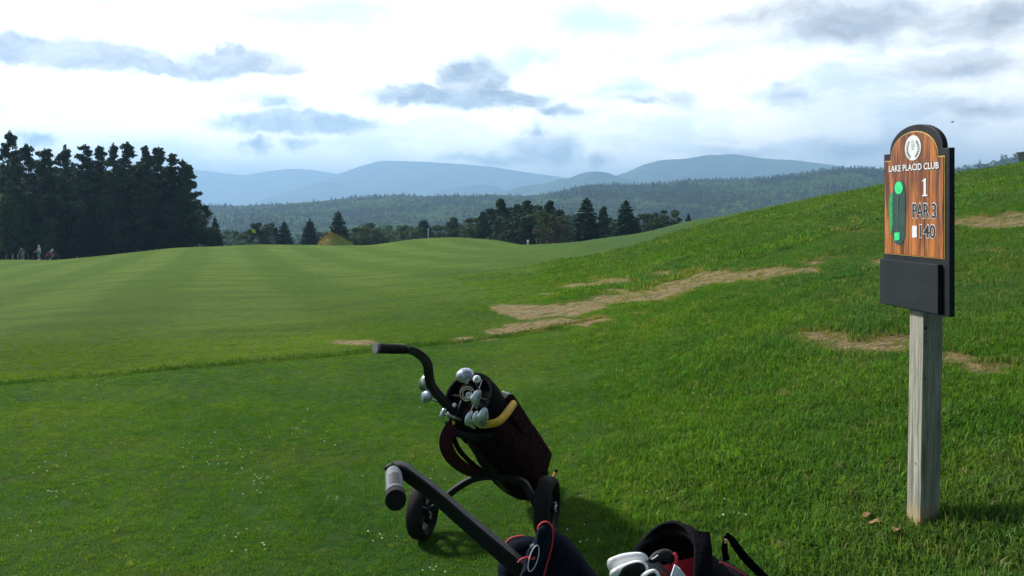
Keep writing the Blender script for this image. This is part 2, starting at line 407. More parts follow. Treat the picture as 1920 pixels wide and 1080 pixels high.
def H(x, y):
    x = np.asarray(x, float); y = np.asarray(y, float)
    th = np.arctan2(x, y); r = np.hypot(x, y); tcl = np.clip(th, TH[0], TH[-1])
    ly = np.log(np.clip(r*np.cos(tcl), .81, 15900))
    fi = (tcl-TH[0])/(TH[-1]-TH[0])*(NT_-1); fj = (ly-LY[0])/(LY[-1]-LY[0])*(len(LY)-1)
    i = np.clip(fi.astype(int), 0, NT_-2); j = np.clip(fj.astype(int), 0, len(LY)-2); a = fi-i; b = fj-j
    z = (G[i, j]*(1-a)+G[i+1, j]*a)*(1-b)+(G[i, j+1]*(1-a)+G[i+1, j+1]*a)*b
    wgt = np.clip((np.abs(th)-R(48))/R(40), 0, 1); wgt = wgt*wgt*(3-2*wgt)
    side = fnear(np.clip(x, -8, 8))-np.clip((r-30)/200, 0, 1)*14
    z = z*(1-wgt)+side*wgt
    z = z-.10*np.clip((tee_d(x, y)+.1)/.3, 0, 1)*np.clip((1.2-x)/1.5, 0, 1)*np.clip((13-y)/3, 0, 1)*(y > 2)
    near = np.clip((r-5)/10, 0, 1)
    rough = np.clip((x+.5)/3, .15, 1)
    z = z+.035*rough*fbm(x*.9, y*.9, 3)*np.clip((60-r)/30, 0, 1)+near*rough*.10*fbm(x*.22, y*.22, 3)*np.clip((300-r)/100, 0, 1)
    z = z+np.clip((r-850)/400, 0, 1)*np.clip((2500-r)/700, 0, 1)*7*fbm(x/190, y/190, 4)
    return z
def Hs(x, y): return float(H(np.array([x]), np.array([y]))[0])

# bare patches, given where the photograph shows them and carried over to the ground they lie on
PATCH = [(945, 577, 22, 7, 1), (985, 584, 50, 13, 1), (1050, 583, 55, 11, 1), (1105, 573, 45, 10, 1), (1150, 562, 42, 10, 1), (1185, 555, 35, 8, 1), (1160, 545, 24, 4, 1),
         (1215, 562, 45, 6, 1), (1240, 553, 45, 9, 1), (1265, 542, 40, 8, 1), (1290, 532, 50, 9, 1), (1345, 520, 50, 13, 1), (1400, 518, 55, 9, 1), (1460, 510, 55, 8, 1), (1515, 507, 28, 8, 1),
         (945, 622, 40, 8, 1), (990, 611, 45, 10, 1), (1055, 606, 60, 8, 1), (1120, 600, 34, 6, 1), (890, 636, 40, 3, .8),
         (1095, 536, 55, 4, .8), (1160, 527, 42, 7, 1), (1030, 550, 25, 2.5, .6), (1260, 513, 30, 5, .9), (1530, 492, 28, 4, .8),
         (665, 642, 45, 5, 1), (1550, 631, 56, 12, 1), (1610, 650, 78, 11, 1), (1675, 646, 58, 20, 1), (1800, 674, 48, 10, .9), (1862, 688, 64, 11, .8), (1780, 660, 30, 6, .8), (1840, 700, 40, 6, .7),
         (1500, 622, 12, 3, .8), (1210, 586, 18, 3, .8), (1860, 418, 75, 12, 1), (1620, 433, 40, 3, .8), (1650, 490, 14, 6, .9), (1875, 471, 34, 4, .8), (1560, 484, 24, 3, .5), (1905, 405, 30, 8, .9)]
def patch_at(x, y, z):
    yy = np.maximum(y, .3); px = 960+F*x/yy; py = 390+F*(EYE-z)/yy
    pw = px+16*fbm(px/42, py/14, 3); qw = py+5*fbm(px/30+9, py/9, 3); v = np.zeros_like(px)
    for cx, cy_, rx, ry, a in PATCH:
        v = np.maximum(v, a*(1-np.minimum(1.6, ((pw-cx)/(rx*1.2))**2+((qw-cy_)/(ry*1.25))**2)))
    return np.clip(v, 0, 1)*(y > 3)

def fw_at(x, y, d):
    return np.clip(d/.4, 0, 1)*np.clip(((.10*y-.5)-x+(1+.06*y)*fbm(x*.25+9, y*.12, 3))/(2.5+.16*np.abs(y)), 0, 1)

def ground_mesh():
    ths = np.concatenate([np.linspace(-np.pi, R(-50), 46)[:-1], np.linspace(R(-50), R(-35), 26)[:-1], np.linspace(R(-35), R(35), 420), np.linspace(R(35), R(50), 26)[1:], np.linspace(R(50), np.pi, 46)[1:-1]])
    rs = np.concatenate([[.05, .3, .6, 1.0], np.exp(np.linspace(math.log(1.4), math.log(16), 240)), np.exp(np.linspace(math.log(16.3), math.log(260), 170)), np.exp(np.linspace(math.log(270), math.log(10500), 140))])
    T, Rr = np.meshgrid(ths, rs, indexing='ij'); x = Rr*np.sin(T); y = Rr*np.cos(T); z = H(x, y)
    nt, nr = T.shape; V = np.stack([x, y, z], -1).reshape(-1, 3); idx = np.arange(nt*nr).reshape(nt, nr); nx = np.roll(idx, -1, axis=0)
    Q = np.stack([idx[:, :-1], idx[:, 1:], nx[:, 1:], nx[:, :-1]], -1).reshape(-1, 4)
    me = bpy.data.meshes.new('ground'); me.vertices.add(len(V)); me.vertices.foreach_set('co', V.ravel())
    me.loops.add(Q.size); me.loops.foreach_set('vertex_index', Q.ravel().astype(np.int32))
    me.polygons.add(len(Q)); me.polygons.foreach_set('loop_start', np.arange(0, Q.size, 4, dtype=np.int32))
    me.update(calc_edges=True); me.polygons.foreach_set('use_smooth', np.ones(len(Q), bool))
    p = patch_at(x, y, z).ravel(); at = me.attributes.new('bare', 'FLOAT', 'POINT'); at.data.foreach_set('value', p.astype(np.float32))
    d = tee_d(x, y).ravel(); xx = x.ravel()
    strip = np.exp(-((d-.07)/.20)**2)*np.clip((1.2-xx)/1.5, 0, 1); at = me.attributes.new('fringe_shade', 'FLOAT', 'POINT'); at.data.foreach_set('value', strip.astype(np.float32))
    fw = fw_at(xx, y.ravel(), d); at = me.attributes.new('fairway', 'FLOAT', 'POINT'); at.data.foreach_set('value', fw.astype(np.float32))
    me.validate(); return me
# shared grass colour, driven by place on the ground
def grass_colour(n, fairway):
    g = n.node('ShaderNodeNewGeometry'); pos = g.outputs['Position']
    flat = n.scale(pos, (1, 1, 0))
    big = n.smooth(n.noise(flat, .16, 4, .6).outputs[0], .32, .68)
    mid = n.smooth(n.noise(n.vmath('ADD', flat, (31, 7, 0)), .85, 5, .65).outputs[0], .30, .70)
    c = n.mix(big, (.060, .156, .018, 1), (.122, .216, .022, 1))
    c = n.mix(n.math('MULTIPLY', mid, .72), c, (.038, .122, .020, 1))
    c = n.mix(n.math('MULTIPLY', n.smooth(n.noise(n.vmath('ADD', flat, (3, 77, 0)), .42, 6, .7).outputs[0], .52, .68), .55), c, (.135, .175, .040, 1))
    sp = n.node('ShaderNodeSeparateXYZ'); n.link(pos, sp.inputs[0])
    # the slope to the right is a coarser bluish rough
    rg = n.math('MULTIPLY', n.smooth(n.math('SUBTRACT', sp.outputs[0], n.math('MULTIPLY', sp.outputs[1], .06)), -.5, 2.5), n.smooth(n.noise(flat, .35, 4, .6).outputs[0], .35, .65))
    c = n.mix(n.math('MULTIPLY', rg, .75), c, (.064, .138, .052, 1))
    # fairway: yellower, with mown bands running to the green
    ph = n.math('ADD', n.math('MULTIPLY', n.math('ADD', sp.outputs[0], n.math('MULTIPLY', sp.outputs[1], .36)), 1.05), n.math('MULTIPLY', n.noise(flat, .08, 2).outputs[0], 2.5))
    st = n.smooth(n.math('SINE', ph), -.6, .6)
    fc = n.mix(st, (.090, .166, .006, 1), (.126, .208, .018, 1))
    fc = n.mix(n.math('MULTIPLY', n.smooth(n.noise(n.scale(flat, (.5, 1.6, 0)), .30, 5, .65).outputs[0], .35, .68), .65), fc, (.052, .118, .010, 1))
    fc = n.mix(n.math('MULTIPLY', n.smooth(n.noise(flat, 1.3, 5, .7).outputs[0], .58, .72), .6), fc, (.028, .056, .004, 1))
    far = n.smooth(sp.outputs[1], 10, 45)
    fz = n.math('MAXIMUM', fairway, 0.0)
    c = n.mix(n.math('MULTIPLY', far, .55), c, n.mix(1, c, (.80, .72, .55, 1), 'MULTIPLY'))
    return n.mix(fz, c, fc), pos, flat
m, n = new_mat('ground_turf')
at = lambda k: n.node('ShaderNodeAttribute', attribute_name=k).outputs['Fac']
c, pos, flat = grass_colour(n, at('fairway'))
fine = n.noise(pos, 38, 6, .75)
c = n.mix(n.math('MULTIPLY', n.smooth(fine.outputs[0], .40, .70), .55), c, n.mix(1, c, (.42, .5, .4, 1), 'MULTIPLY'))
c = n.mix(n.math('MULTIPLY', n.smooth(n.noise(pos, 5, 4, .7).outputs[0], .5, .72), .35), c, n.mix(1, c, (.55, .6, .5, 1), 'MULTIPLY'))
c = n.mix(n.math('MULTIPLY', n.smooth(n.noise(n.scale(pos, (1.6, .45, 1)), 2.6, 8, .82).outputs[0], .44, .62), .6), c, n.mix(1, c, (.55, .62, .5, 1), 'MULTIPLY'))
c = n.mix(n.math('MULTIPLY', n.smooth(n.noise(n.vmath('ADD', n.scale(pos, (1.4, .4, 1)), (9, 3, 0)), 5.5, 8, .85).outputs[0], .50, .66), .5), c, n.mix(1, c, (1.5, 1.35, 1.6, 1), 'MULTIPLY'))
c = n.mix(n.math('MULTIPLY', at('fringe_shade'), .9), c, (.010, .036, .006, 1))  # shadow line of the tee edge, painted into the ground colour
sand = n.mix(n.smooth(n.noise(n.scale(pos, (1, 2, 1)), 11, 6, .8).outputs[0], .34, .64), (.16, .115, .055, 1), (.48, .37, .205, 1))
sand = n.mix(n.math('MULTIPLY', n.smooth(n.noise(n.scale(pos, (1, 2.4, 1)), 2.6, 6, .75).outputs[0], .52, .62), .8), sand, (.075, .125, .030, 1))
edge = n.math('ADD', at('bare'), n.math('MULTIPLY', n.math('SUBTRACT', n.noise(n.scale(pos, (1, 1.6, 1)), 3.4, 8, .82).outputs[0], .5), 2.6))
c = n.mix(n.math('MULTIPLY', n.smooth(edge, .12, .45), n.smooth(at('bare'), .01, .12)), c, sand)
geo = n.node('ShaderNodeSeparateXYZ'); n.link(pos, geo.inputs[0])
c = n.mix(n.smooth(geo.outputs[1], 130, 240), c, (.028, .055, .022, 1))
n.link(c, n.bs.inputs['Base Color']); n.bs.inputs['Roughness'].default_value = .95; n.bs.inputs['Specular IOR Level'].default_value = .1
bp = n.node('ShaderNodeBump'); bp.inputs['Strength'].default_value = 1.0; bp.inputs['Distance'].default_value = .12
n.link(n.noise(pos, 7, 8, .85).outputs[0], bp.inputs['Height']); n.link(bp.outputs[0], n.bs.inputs['Normal'])
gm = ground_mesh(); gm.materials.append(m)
gd = bpy.data.objects.new('ground', gm); col.objects.link(gd); tag(gd, kind='structure')

# grass blades
def blade_mat():
    m, n = new_mat('grass_blades')
    fa = n.node('ShaderNodeAttribute', attribute_name='fairway'); fa.attribute_type = 'INSTANCER'
    dr = n.node('ShaderNodeAttribute', attribute_name='dry'); dr.attribute_type = 'INSTANCER'
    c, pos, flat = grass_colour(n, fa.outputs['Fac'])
    oi = n.node('ShaderNodeObjectInfo')
    k = n.math('ADD', .72, n.math('MULTIPLY', oi.outputs['Random'], .75))
    cm = n.node('ShaderNodeCombineXYZ'); [n.link(k, cm.inputs[i]) for i in range(3)]
    c = n.mix(1, c, cm.outputs[0], 'MULTIPLY')
    isl = n.node('ShaderNodeNewGeometry')
    c = n.mix(n.smooth(isl.outputs['Random Per Island'], .93, .97), c, (.20, .21, .065, 1))
    c = n.mix(n.math('MULTIPLY', n.smooth(isl.outputs['Random Per Island'], .0, .5, 1, 0), .5), c, n.mix(1, c, (1.5, 1.55, .9, 1), 'MULTIPLY'))
    fg = n.node('ShaderNodeAttribute', attribute_name='fringe_shade'); fg.attribute_type = 'INSTANCER'
    c = n.mix(n.math('MULTIPLY', fg.outputs['Fac'], .8), c, (.010, .038, .005, 1))  # longer unmown blades at the tee edge, its shade painted in as darker green
    c = n.mix(dr.outputs['Fac'], c, (.34, .27, .13, 1))
    n.link(c, n.bs.inputs['Base Color']); n.bs.inputs['Roughness'].default_value = .6; n.bs.inputs['Specular IOR Level'].default_value = .16
    tr = n.node('ShaderNodeBsdfTranslucent'); n.link(n.mix(1, c, (1.3, 1.35, .5, 1), 'MULTIPLY'), tr.inputs[0])
    mx = n.node('ShaderNodeMixShader'); mx.inputs[0].default_value = .48
    n.link(n.bs.outputs[0], mx.inputs[1]); n.link(tr.outputs[0], mx.inputs[2]); n.link(mx.outputs[0], n.n['Material Output'].inputs[0])
    return m
MBL = blade_mat()
def clump_mesh(name, nb, rad, h, wd, seed, mat, lean=.6):
    r_ = np.random.default_rng(seed); V = []; Fc = []
    for i in range(nb):
        a = r_.random()*6.28; rr = rad*math.sqrt(r_.random()); p = np.array([rr*math.cos(a), rr*math.sin(a), -.006])
        hh = h*(.55+.7*r_.random()); d = r_.random()*6.28; ln = lean*r_.random()*hh; ww = wd*(.7+.6*r_.random())
        dv = np.array([math.cos(d), math.sin(d), 0]); e = r_.random()*6.28; sd_ = np.array([math.cos(e), math.sin(e), 0])*ww/2
        k = len(V); mp = p+dv*ln*.35+np.array([0, 0, hh*.6]); tp = p+dv*ln+np.array([0, 0, hh*(1-.25*ln/hh)])
        V += [p-sd_, p+sd_, mp+sd_*.8, mp-sd_*.8, tp]; Fc += [(k, k+1, k+2, k+3), (k+3, k+2, k+4)]
    me = bpy.data.meshes.new(name); me.from_pydata([tuple(v) for v in V], [], Fc); me.materials.append(mat); me.update(); return me
def scatter(name, pts, rot, scl, protos, pick, attrs, label_kind='stuff'):
    """points carry rotation, scale and which prototype; geometry nodes put the instances there"""
    me = bpy.data.meshes.new(name); me.vertices.add(len(pts)); me.vertices.foreach_set('co', np.asarray(pts, np.float32).ravel())
    def fa(k, v, t='FLOAT'):
        a = me.attributes.new(k, t, 'POINT'); a.data.foreach_set('value' if t != 'FLOAT_VECTOR' else 'vector', np.asarray(v, np.int32 if t == 'INT' else np.float32).ravel())
    fa('rot', rot, 'FLOAT_VECTOR'); fa('scl', scl, 'FLOAT_VECTOR'); fa('pick', pick, 'INT')
    for k, v in attrs.items(): fa(k, v)
    me.update()
    o = bpy.data.objects.new(name, me); col.objects.link(o)
    cc = bpy.data.collections.new(name+'_kinds')
    for i, pm in enumerate(protos):
        po = bpy.data.objects.new('%s_kind_%02d' % (name, i), pm); cc.objects.link(po)
    ng = bpy.data.node_groups.new(name+'_nodes', 'GeometryNodeTree')
    ng.interface.new_socket('Geometry', in_out='INPUT', socket_type='NodeSocketGeometry'); ng.interface.new_socket('Geometry', in_out='OUTPUT', socket_type='NodeSocketGeometry')
    N = ng.nodes; L = ng.links; gi = N.new('NodeGroupInput'); go = N.new('NodeGroupOutput')
    ip = N.new('GeometryNodeInstanceOnPoints'); ci = N.new('GeometryNodeCollectionInfo'); ci.inputs['Collection'].default_value = cc
    ci.inputs['Separate Children'].default_value = True; ci.inputs['Reset Children'].default_value = True
    mp = N.new('GeometryNodeMeshToPoints'); L.new(gi.outputs[0], mp.inputs['Mesh'])
    L.new(mp.outputs[0], ip.inputs['Points']); L.new(ci.outputs[0], ip.inputs['Instance']); ip.inputs['Pick Instance'].default_value = True
    def na(k, t):
        q = N.new('GeometryNodeInputNamedAttribute'); q.data_type = t; q.inputs['Name'].default_value = k; return q.outputs['Attribute']
    L.new(na('pick', 'INT'), ip.inputs['Instance Index']); L.new(na('scl', 'FLOAT_VECTOR'), ip.inputs['Scale'])
    er = N.new('FunctionNodeEulerToRotation'); L.new(na('rot', 'FLOAT_VECTOR'), er.inputs[0]); L.new(er.outputs[0], ip.inputs['Rotation'])
    L.new(ip.outputs[0], go.inputs[0])
    md = o.modifiers.new('scatter', 'NODES'); md.node_group = ng
    return o
def grass():
    short = [clump_mesh('turf_tuft', 34, .045, .014, .0030, s, MBL, 1.3) for s in range(4)]
    tall = [clump_mesh('rough_tuft', 32, .048, .027, .0036, 20+s, MBL, 1.5) for s in range(4)]
    wide = [clump_mesh('wide_tuft', 30, .11, .026, .0075, 40+s, MBL, 1.0) for s in range(3)]
    P_, S_, K_, Fw, Dr, Fg = [], [], [], [], [], []
    def zone(y0, y1, dens, smin, smax):
        area = .5*(y1**2-y0**2)*1.85; n_ = int(area*dens)
        yy = np.sqrt(rng.random(n_)*(y1**2-y0**2)+y0**2); s = (rng.random(n_)*1.85-1.05); return s*yy, yy
    for (y0, y1, dens, big) in [(2.6, 7, 950, 0), (7, 13, 520, 0), (13, 24, 130, 1), (24, 34, 36, 2)]:
        x, y = zone(y0, y1, dens, 0, 0); z = H(x, y); d = tee_d(x, y)
        fwv = fw_at(x, y, d); pt = patch_at(x, y, z); bare = np.where(pt > .03, pt+.35*fbm(x*3, y*3, 3), 0)
        lush = np.clip((x-.2-.3*fbm(x*.7, y*.7, 3)*2-(y-4)*.02)/1.2, 0, 1)*np.clip(1.3-np.clip(bare, 0, 1), 0, 1)
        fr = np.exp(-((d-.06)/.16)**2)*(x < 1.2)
        keep = ((bare < .30) | (rng.random(len(x)) < .22)) & (rng.random(len(x)) > fwv*np.clip((y-8.5)/9, 0, 1)) & (rng.random(len(x)) > .8*np.clip((y-26)/25, 0, 1))
        clumpy = np.clip(fbm(x*1.1+3, y*1.1, 4)+.25, 0, 1)
        sc = .8+.35*rng.random(len(x))+lush*(.25+1.0*clumpy)+fr*1.5
        sc = sc*np.where(bare > .3, .7, 1)
        tallm = (lush+fr*2+.15*rng.random(len(x))) > .45
        k = rng.integers(0, 4, len(x))+np.where(tallm, 4, 0)
        if big: k = 8+rng.integers(0, 3, len(x)); sc = sc*(.75+.5*lush)*{1: 1, 2: 1.35, 3: 1.8}[big]; sc[fwv > .5] *= .7
        hs = 1+.25*rng.random(len(x))
        P_.append(np.c_[x, y, z][keep]); S_.append(np.c_[sc, sc, sc*hs][keep]); K_.append(k[keep]); Fw.append(fwv[keep])
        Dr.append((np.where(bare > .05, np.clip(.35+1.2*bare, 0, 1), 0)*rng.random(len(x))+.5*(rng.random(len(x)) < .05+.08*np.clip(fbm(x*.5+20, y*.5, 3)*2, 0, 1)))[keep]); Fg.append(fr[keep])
    a = rng.random(60)*6.283; q = .05+.13*rng.random(60)**1.5; x = 1.735+q*np.cos(a); y = 3.24+q*np.sin(a)     # longer tufts the mower leaves round the post
    P_.append(np.c_[x, y, H(x, y)]); q2 = 1.5+.9*rng.random(60); S_.append(np.c_[q2*.7, q2*.7, q2]); K_.append(4+rng.integers(0, 4, 60)); Fw.append(np.zeros(60)); Dr.append(.4*(rng.random(60) < .35)); Fg.append(np.zeros(60))
    P_ = np.vstack(P_); S_ = np.vstack(S_); K_ = np.concatenate(K_)
    rot = np.c_[rng.normal(0, .12, len(P_)), rng.normal(0, .12, len(P_)), rng.random(len(P_))*6.283]
    o = scatter('grass', P_, rot, S_, short+tall+wide, K_, {'fairway': np.concatenate(Fw), 'dry': np.concatenate(Dr), 'fringe_shade': np.concatenate(Fg)})
    tag(o, 'mown green grass blades covering the tee and the rough slope', 'grass', kind='stuff')
    print('grass clumps', len(P_))
grass()

# small white clover heads scattered in the tee
def clover():
    mm, n = new_mat('clover_white'); n.bs.inputs['Base Color'].default_value = (.60, .64, .46, 1); n.bs.inputs['Roughness'].default_value = .8
    V, Fc = ellipsoid((0, 0, 0), (1, 0, 0), (0, 1, 0), (0, 0, .8), 6, 4); me = bpy.data.meshes.new('clover_head'); me.from_pydata([tuple(v) for v in V], [], Fc); me.materials.append(mm)
    spots = [(430, 880), (380, 870), (470, 910), (500, 915), (550, 830), (440, 850), (95, 890), (130, 925), (85, 922), (62, 990), (440, 1000), (465, 1045), (810, 1070), (700, 1010), (640, 935),
             (560, 810), (610, 820), (180, 700), (160, 730), (1190, 720), (1300, 760), (480, 905), (545, 775), (396, 825), (1400, 960), (1240, 930), (1100, 1010), (820, 770), (860, 900)]
    pts = []
    for px, py in spots:
        for _ in range(5):
            qx, qy = px+random.gauss(0, 22), py+random.gauss(0, 14); s = (qx-960)/F; lo, hi = 2.5, 14
            for _ in range(40):
                md = (lo+hi)/2
                if 390+F*(EYE-Hs(s*md, md))/md > qy: lo = md
                else: hi = md
            pts.append((s*lo, lo, Hs(s*lo, lo)+.024))
    pts = np.array(pts); k = len(pts); sc = .003+.0035*rng.random(k)
    o = scatter('clover_flowers', pts, np.zeros((k, 3)), np.c_[sc, sc, sc], [me], np.zeros(k), {}); tag(o, 'tiny white clover flowers dotted in the short grass', 'flowers', kind='stuff')
clover()

def ground_hit(px, py, lo=2.0, hi=80.0):
    s = (px-960)/F
    for _ in range(50):
        md = (lo+hi)/2
        if 390+F*(EYE-Hs(s*md, md))/md > py: lo = md
        else: hi = md
    return np.array([s*lo, lo, Hs(s*lo, lo)])

# ------------------------------------------------------------------ far hills
def ridge(name, pts, Yc, depth, mat, amp=.05, base=-60, ncr=40, tilt=0, seedx=0, step=6, foot=1.0):
    pts = np.array(pts, float); pxs = np.arange(pts[0, 0], pts[-1, 0]+1, step); pys = np.interp(pxs, pts[:, 0], pts[:, 1])
    k = np.array([1, 2, 1.])/4
    for _ in range(2): pys = np.convolve(np.pad(pys, 1, mode='edge'), k, 'valid')
    V = []
    for j in range(-ncr, ncr+1):
        t = j/ncr; Yj = Yc+t*depth
        prof = (1-abs(t))**1.15
        zc = EYE+(390-pys)/F*Yc
        X = (pxs-960)/F*Yc*(1+.0*t)
        ns = fbm(X/(depth*.22)+seedx, np.full_like(X, Yj/(depth*.22)), 5)
        rib = np.abs(fbm(X/(depth*.12)+seedx+40+ns, np.full_like(X, Yj/(depth*.5)), 4))
        z = base+(zc-base)*prof+(zc-base)*(ns*amp*4-rib*amp*5)*min(1, abs(t)*3.5)*(1-abs(t)**3)
        z = z+(zc-base)*amp*.10*fbm(X/(depth*.03)+seedx, np.full_like(X, Yj/(depth*.03)), 3)
        V.append(np.c_[X, np.full_like(X, Yj), z])
    V = np.vstack(V); w_ = len(pxs); Fc = [(a*w_+b, a*w_+b+1, (a+1)*w_+b+1, (a+1)*w_+b) for a in range(2*ncr) for b in range(w_-1)]
    o = mesh_obj(name, V, Fc, mat); tag(o, kind='structure'); return V.reshape(2*ncr+1, w_, 3)
def hill_mat(name, c1, c2, sc):
    m, n = new_mat(name); g = n.node('ShaderNodeNewGeometry'); nz = n.noise(g.outputs['Position'], sc, 6, .7)
    n.link(n.mix(n.smooth(nz.outputs[0], .35, .65), c1+(1,), c2+(1,)), n.bs.inputs['Base Color']); n.bs.inputs['Roughness'].default_value = 1; n.bs.inputs['Specular IOR Level'].default_value = 0
    b = n.node('ShaderNodeBump'); b.inputs['Distance'].default_value = 12; n.link(n.noise(g.outputs['Position'], sc*6, 4, .7).outputs[0], b.inputs['Height']); n.link(b.outputs[0], n.bs.inputs['Normal'])
    return m
HM = hill_mat('wooded_mountain', (.012, .030, .018), (.070, .12, .055), .003)
ridge('mountain', [(-300, 330), (100, 318), (364, 318), (400, 322), (457, 329), (480, 325), (505, 321), (546, 316), (580, 318), (615, 323), (680, 335), (800, 350), (1100, 365)], 9600, 1300, HM, .05, seedx=3)
ridge('mountain', [(380, 392), (440, 384), (540, 362), (605, 338), (649, 321), (684, 309), (705, 303), (725, 301), (787, 303), (838, 306), (880, 309), (924, 313), (993, 324), (1054, 332), (1150, 350), (1300, 372), (1500, 390)], 8200, 1500, HM, .05, seedx=9)
ridge('mountain', [(430, 392), (470, 383), (505, 370), (563, 352), (601, 341), (622, 342), (642, 347), (684, 360), (730, 372), (800, 388)], 6900, 1000, HM, .05, seedx=17)
ridge('mountain', [(740, 392), (780, 372), (811, 361), (856, 350), (890, 347), (924, 346), (948, 357), (985, 370), (1040, 388)], 6100, 900, HM, .05, seedx=22)
ridge('mountain', [(1020, 392), (1100, 350), (1152, 330), (1176, 323), (1205, 309), (1237, 300), (1286, 298), (1327, 290), (1347, 291), (1375, 288), (1408, 294), (1440, 298), (1489, 300), (1558, 309), (1655, 322), (1800, 345), (2000, 375)], 5300, 1400, HM, .05, seedx=31)
ridge('mountain', [(860, 392), (900, 376), (949, 359), (981, 349), (1026, 343), (1050, 335), (1066, 335), (1083, 327), (1100, 323), (1115, 321), (1135, 322), (1152, 329), (1200, 342), (1300, 352), (1450, 380)], 4500, 900, HM, .05, seedx=37)
side = ridge('hill', [(1700, 358), (1740, 346), (1780, 335), (1813, 329), (1841, 323), (1861, 316), (1895, 307), (1915, 305), (1960, 296), (2050, 272), (2200, 258), (2500, 262)], 1150, 420, HM, .03, base=-60, seedx=44)

# ------------------------------------------------------------------ woods in the valley
def leaf_cloud(centres, radii, nper, size, r_, flat=.6, up=.35):
    C = np.repeat(np.asarray(centres, float), nper, axis=0); Rr = np.repeat(np.asarray(radii, float), nper, axis=0); k = len(C)
    d = r_.normal(size=(k, 3)); d /= np.linalg.norm(d, axis=1)[:, None]; q = r_.random(k)[:, None]**.45
    p = C+d*q*Rr
    nn = d*.6+r_.normal(size=(k, 3))*.6+np.array([0, 0, up]); nn /= np.linalg.norm(nn, axis=1)[:, None]
    a = np.cross(nn, r_.normal(size=(k, 3))); a /= np.linalg.norm(a, axis=1)[:, None]; b = np.cross(nn, a)
    s = size*(.6+.8*r_.random(k))[:, None]; a = a*s; b = b*s*flat
    V = np.stack([p-a, p-b*.9, p+a*1.05, p+b], 1).reshape(-1, 3); Q = np.arange(4*k).reshape(k, 4)
    return V, Q
def fast_mesh(name, V, Q, mat):
    V = np.asarray(V, float); Q = np.asarray(Q); me = bpy.data.meshes.new(name); me.vertices.add(len(V)); me.vertices.foreach_set('co', V.ravel())
    me.loops.add(Q.size); me.loops.foreach_set('vertex_index', Q.ravel().astype(np.int32)); me.polygons.add(len(Q)); me.polygons.foreach_set('loop_start', np.arange(0, Q.size, 4, dtype=np.int32))
    me.update(calc_edges=True); me.materials.append(mat); return me
def far_tree(kind, seed):
    r_ = np.random.default_rng(seed)
    if kind == 'conifer':
        cs, rs = [], []
        for i in range(11):
            t = i/10; rad = .19*(1-t)+.02
            for a in range(3 if t < .7 else 1):
                an = r_.random()*6.28; cs.append((math.cos(an)*rad*.6, math.sin(an)*rad*.6, .12+.86*t)); rs.append((rad*.75, rad*.75, .06))
        V, Q = leaf_cloud(cs, rs, 7, .055, r_)
        return fast_mesh('far_conifer', V, Q, M['forest_conifer'])
    cs, rs = [], []
    for i in range(12):
        an = r_.random()*6.28; h = .35+.55*r_.random(); rad = .30*math.sqrt(max(.05, 1-((h-.55)/.5)**2))*r_.random()**.5
        cs.append((math.cos(an)*rad, math.sin(an)*rad, h)); q = .10+.07*r_.random(); rs.append((q, q, q*.8))
    cs.append((0, 0, .45)); rs.append((.22, .22, .34))
    V, Q = leaf_cloud(cs, rs, 16, .06, r_)
    return fast_mesh('far_broadleaf', V, Q, M['forest'])
def far_woods():
    protos = [far_tree('broad', s) for s in range(5)]+[far_tree('conifer', 50+s) for s in range(3)]
    P_ = []
    for (y0, y1, n_) in [(330, 600, 8000), (600, 900, 13000), (900, 1250, 19000), (1250, 1720, 27000)]:
        yy = np.sqrt(rng.random(n_)*(y1**2-y0**2)+y0**2); s = rng.random(n_)*1.5-.72; P_.append(np.c_[s*yy, yy])
    P_ = np.vstack(P_); x, y = P_.T; z = H(x, y)
    # clearings round the houses and a few meadows
    mead = fbm(x/150+5, y/150, 3) > .42
    h1 = (np.hypot(x-.062*760, y-760) < 55) | (np.hypot(x-.163*760, y-750) < 60) | (np.hypot(x-.175*700, y-640) < 50)
    front = ((x/y > .13) & (x/y < .20) & (y < 760) & (y > 420)) | ((x/y > .05) & (x/y < .085) & (y < 760) & (y > 500))
    keep = ~(h1 | front | (mead & (y < 900))); x, y, z = x[keep], y[keep], z[keep]
    # the wooded hill at the right edge
    rr = rng.integers(0, side.shape[0], 7000); cc = rng.random(7000)*(side.shape[1]-1.01); ci = cc.astype(int); f = (cc-ci)[:, None]
    sp = side[rr, ci]*(1-f)+side[rr, ci+1]*f; sp = sp+np.c_[rng.normal(0, 3, 7000), rng.normal(0, 3, 7000), np.zeros(7000)]
    x = np.r_[x, sp[:, 0]]; y = np.r_[y, sp[:, 1]]; z = np.r_[z, sp[:, 2]]
    con = (fbm(x/120, y/120+9, 4)+.25*rng.normal(size=len(x)) > .28)
    k = np.where(con, 5+rng.integers(0, 3, len(x)), rng.integers(0, 5, len(x)))
    hgt = np.where(con, 12+9*rng.random(len(x)), 9+7*rng.random(len(x)))*np.where(y > 1250, .85, 1)
    wd = hgt*(.95+.4*rng.random(len(x)))
    rot = np.c_[np.zeros((len(x), 2)), rng.random(len(x))*6.28]
    o = scatter('forest', np.c_[x, y, z-.8], rot, np.c_[wd, wd, hgt], protos, k, {}); tag(o, 'mixed forest covering the valley and the hills behind the course', 'forest', kind='stuff')
far_woods()

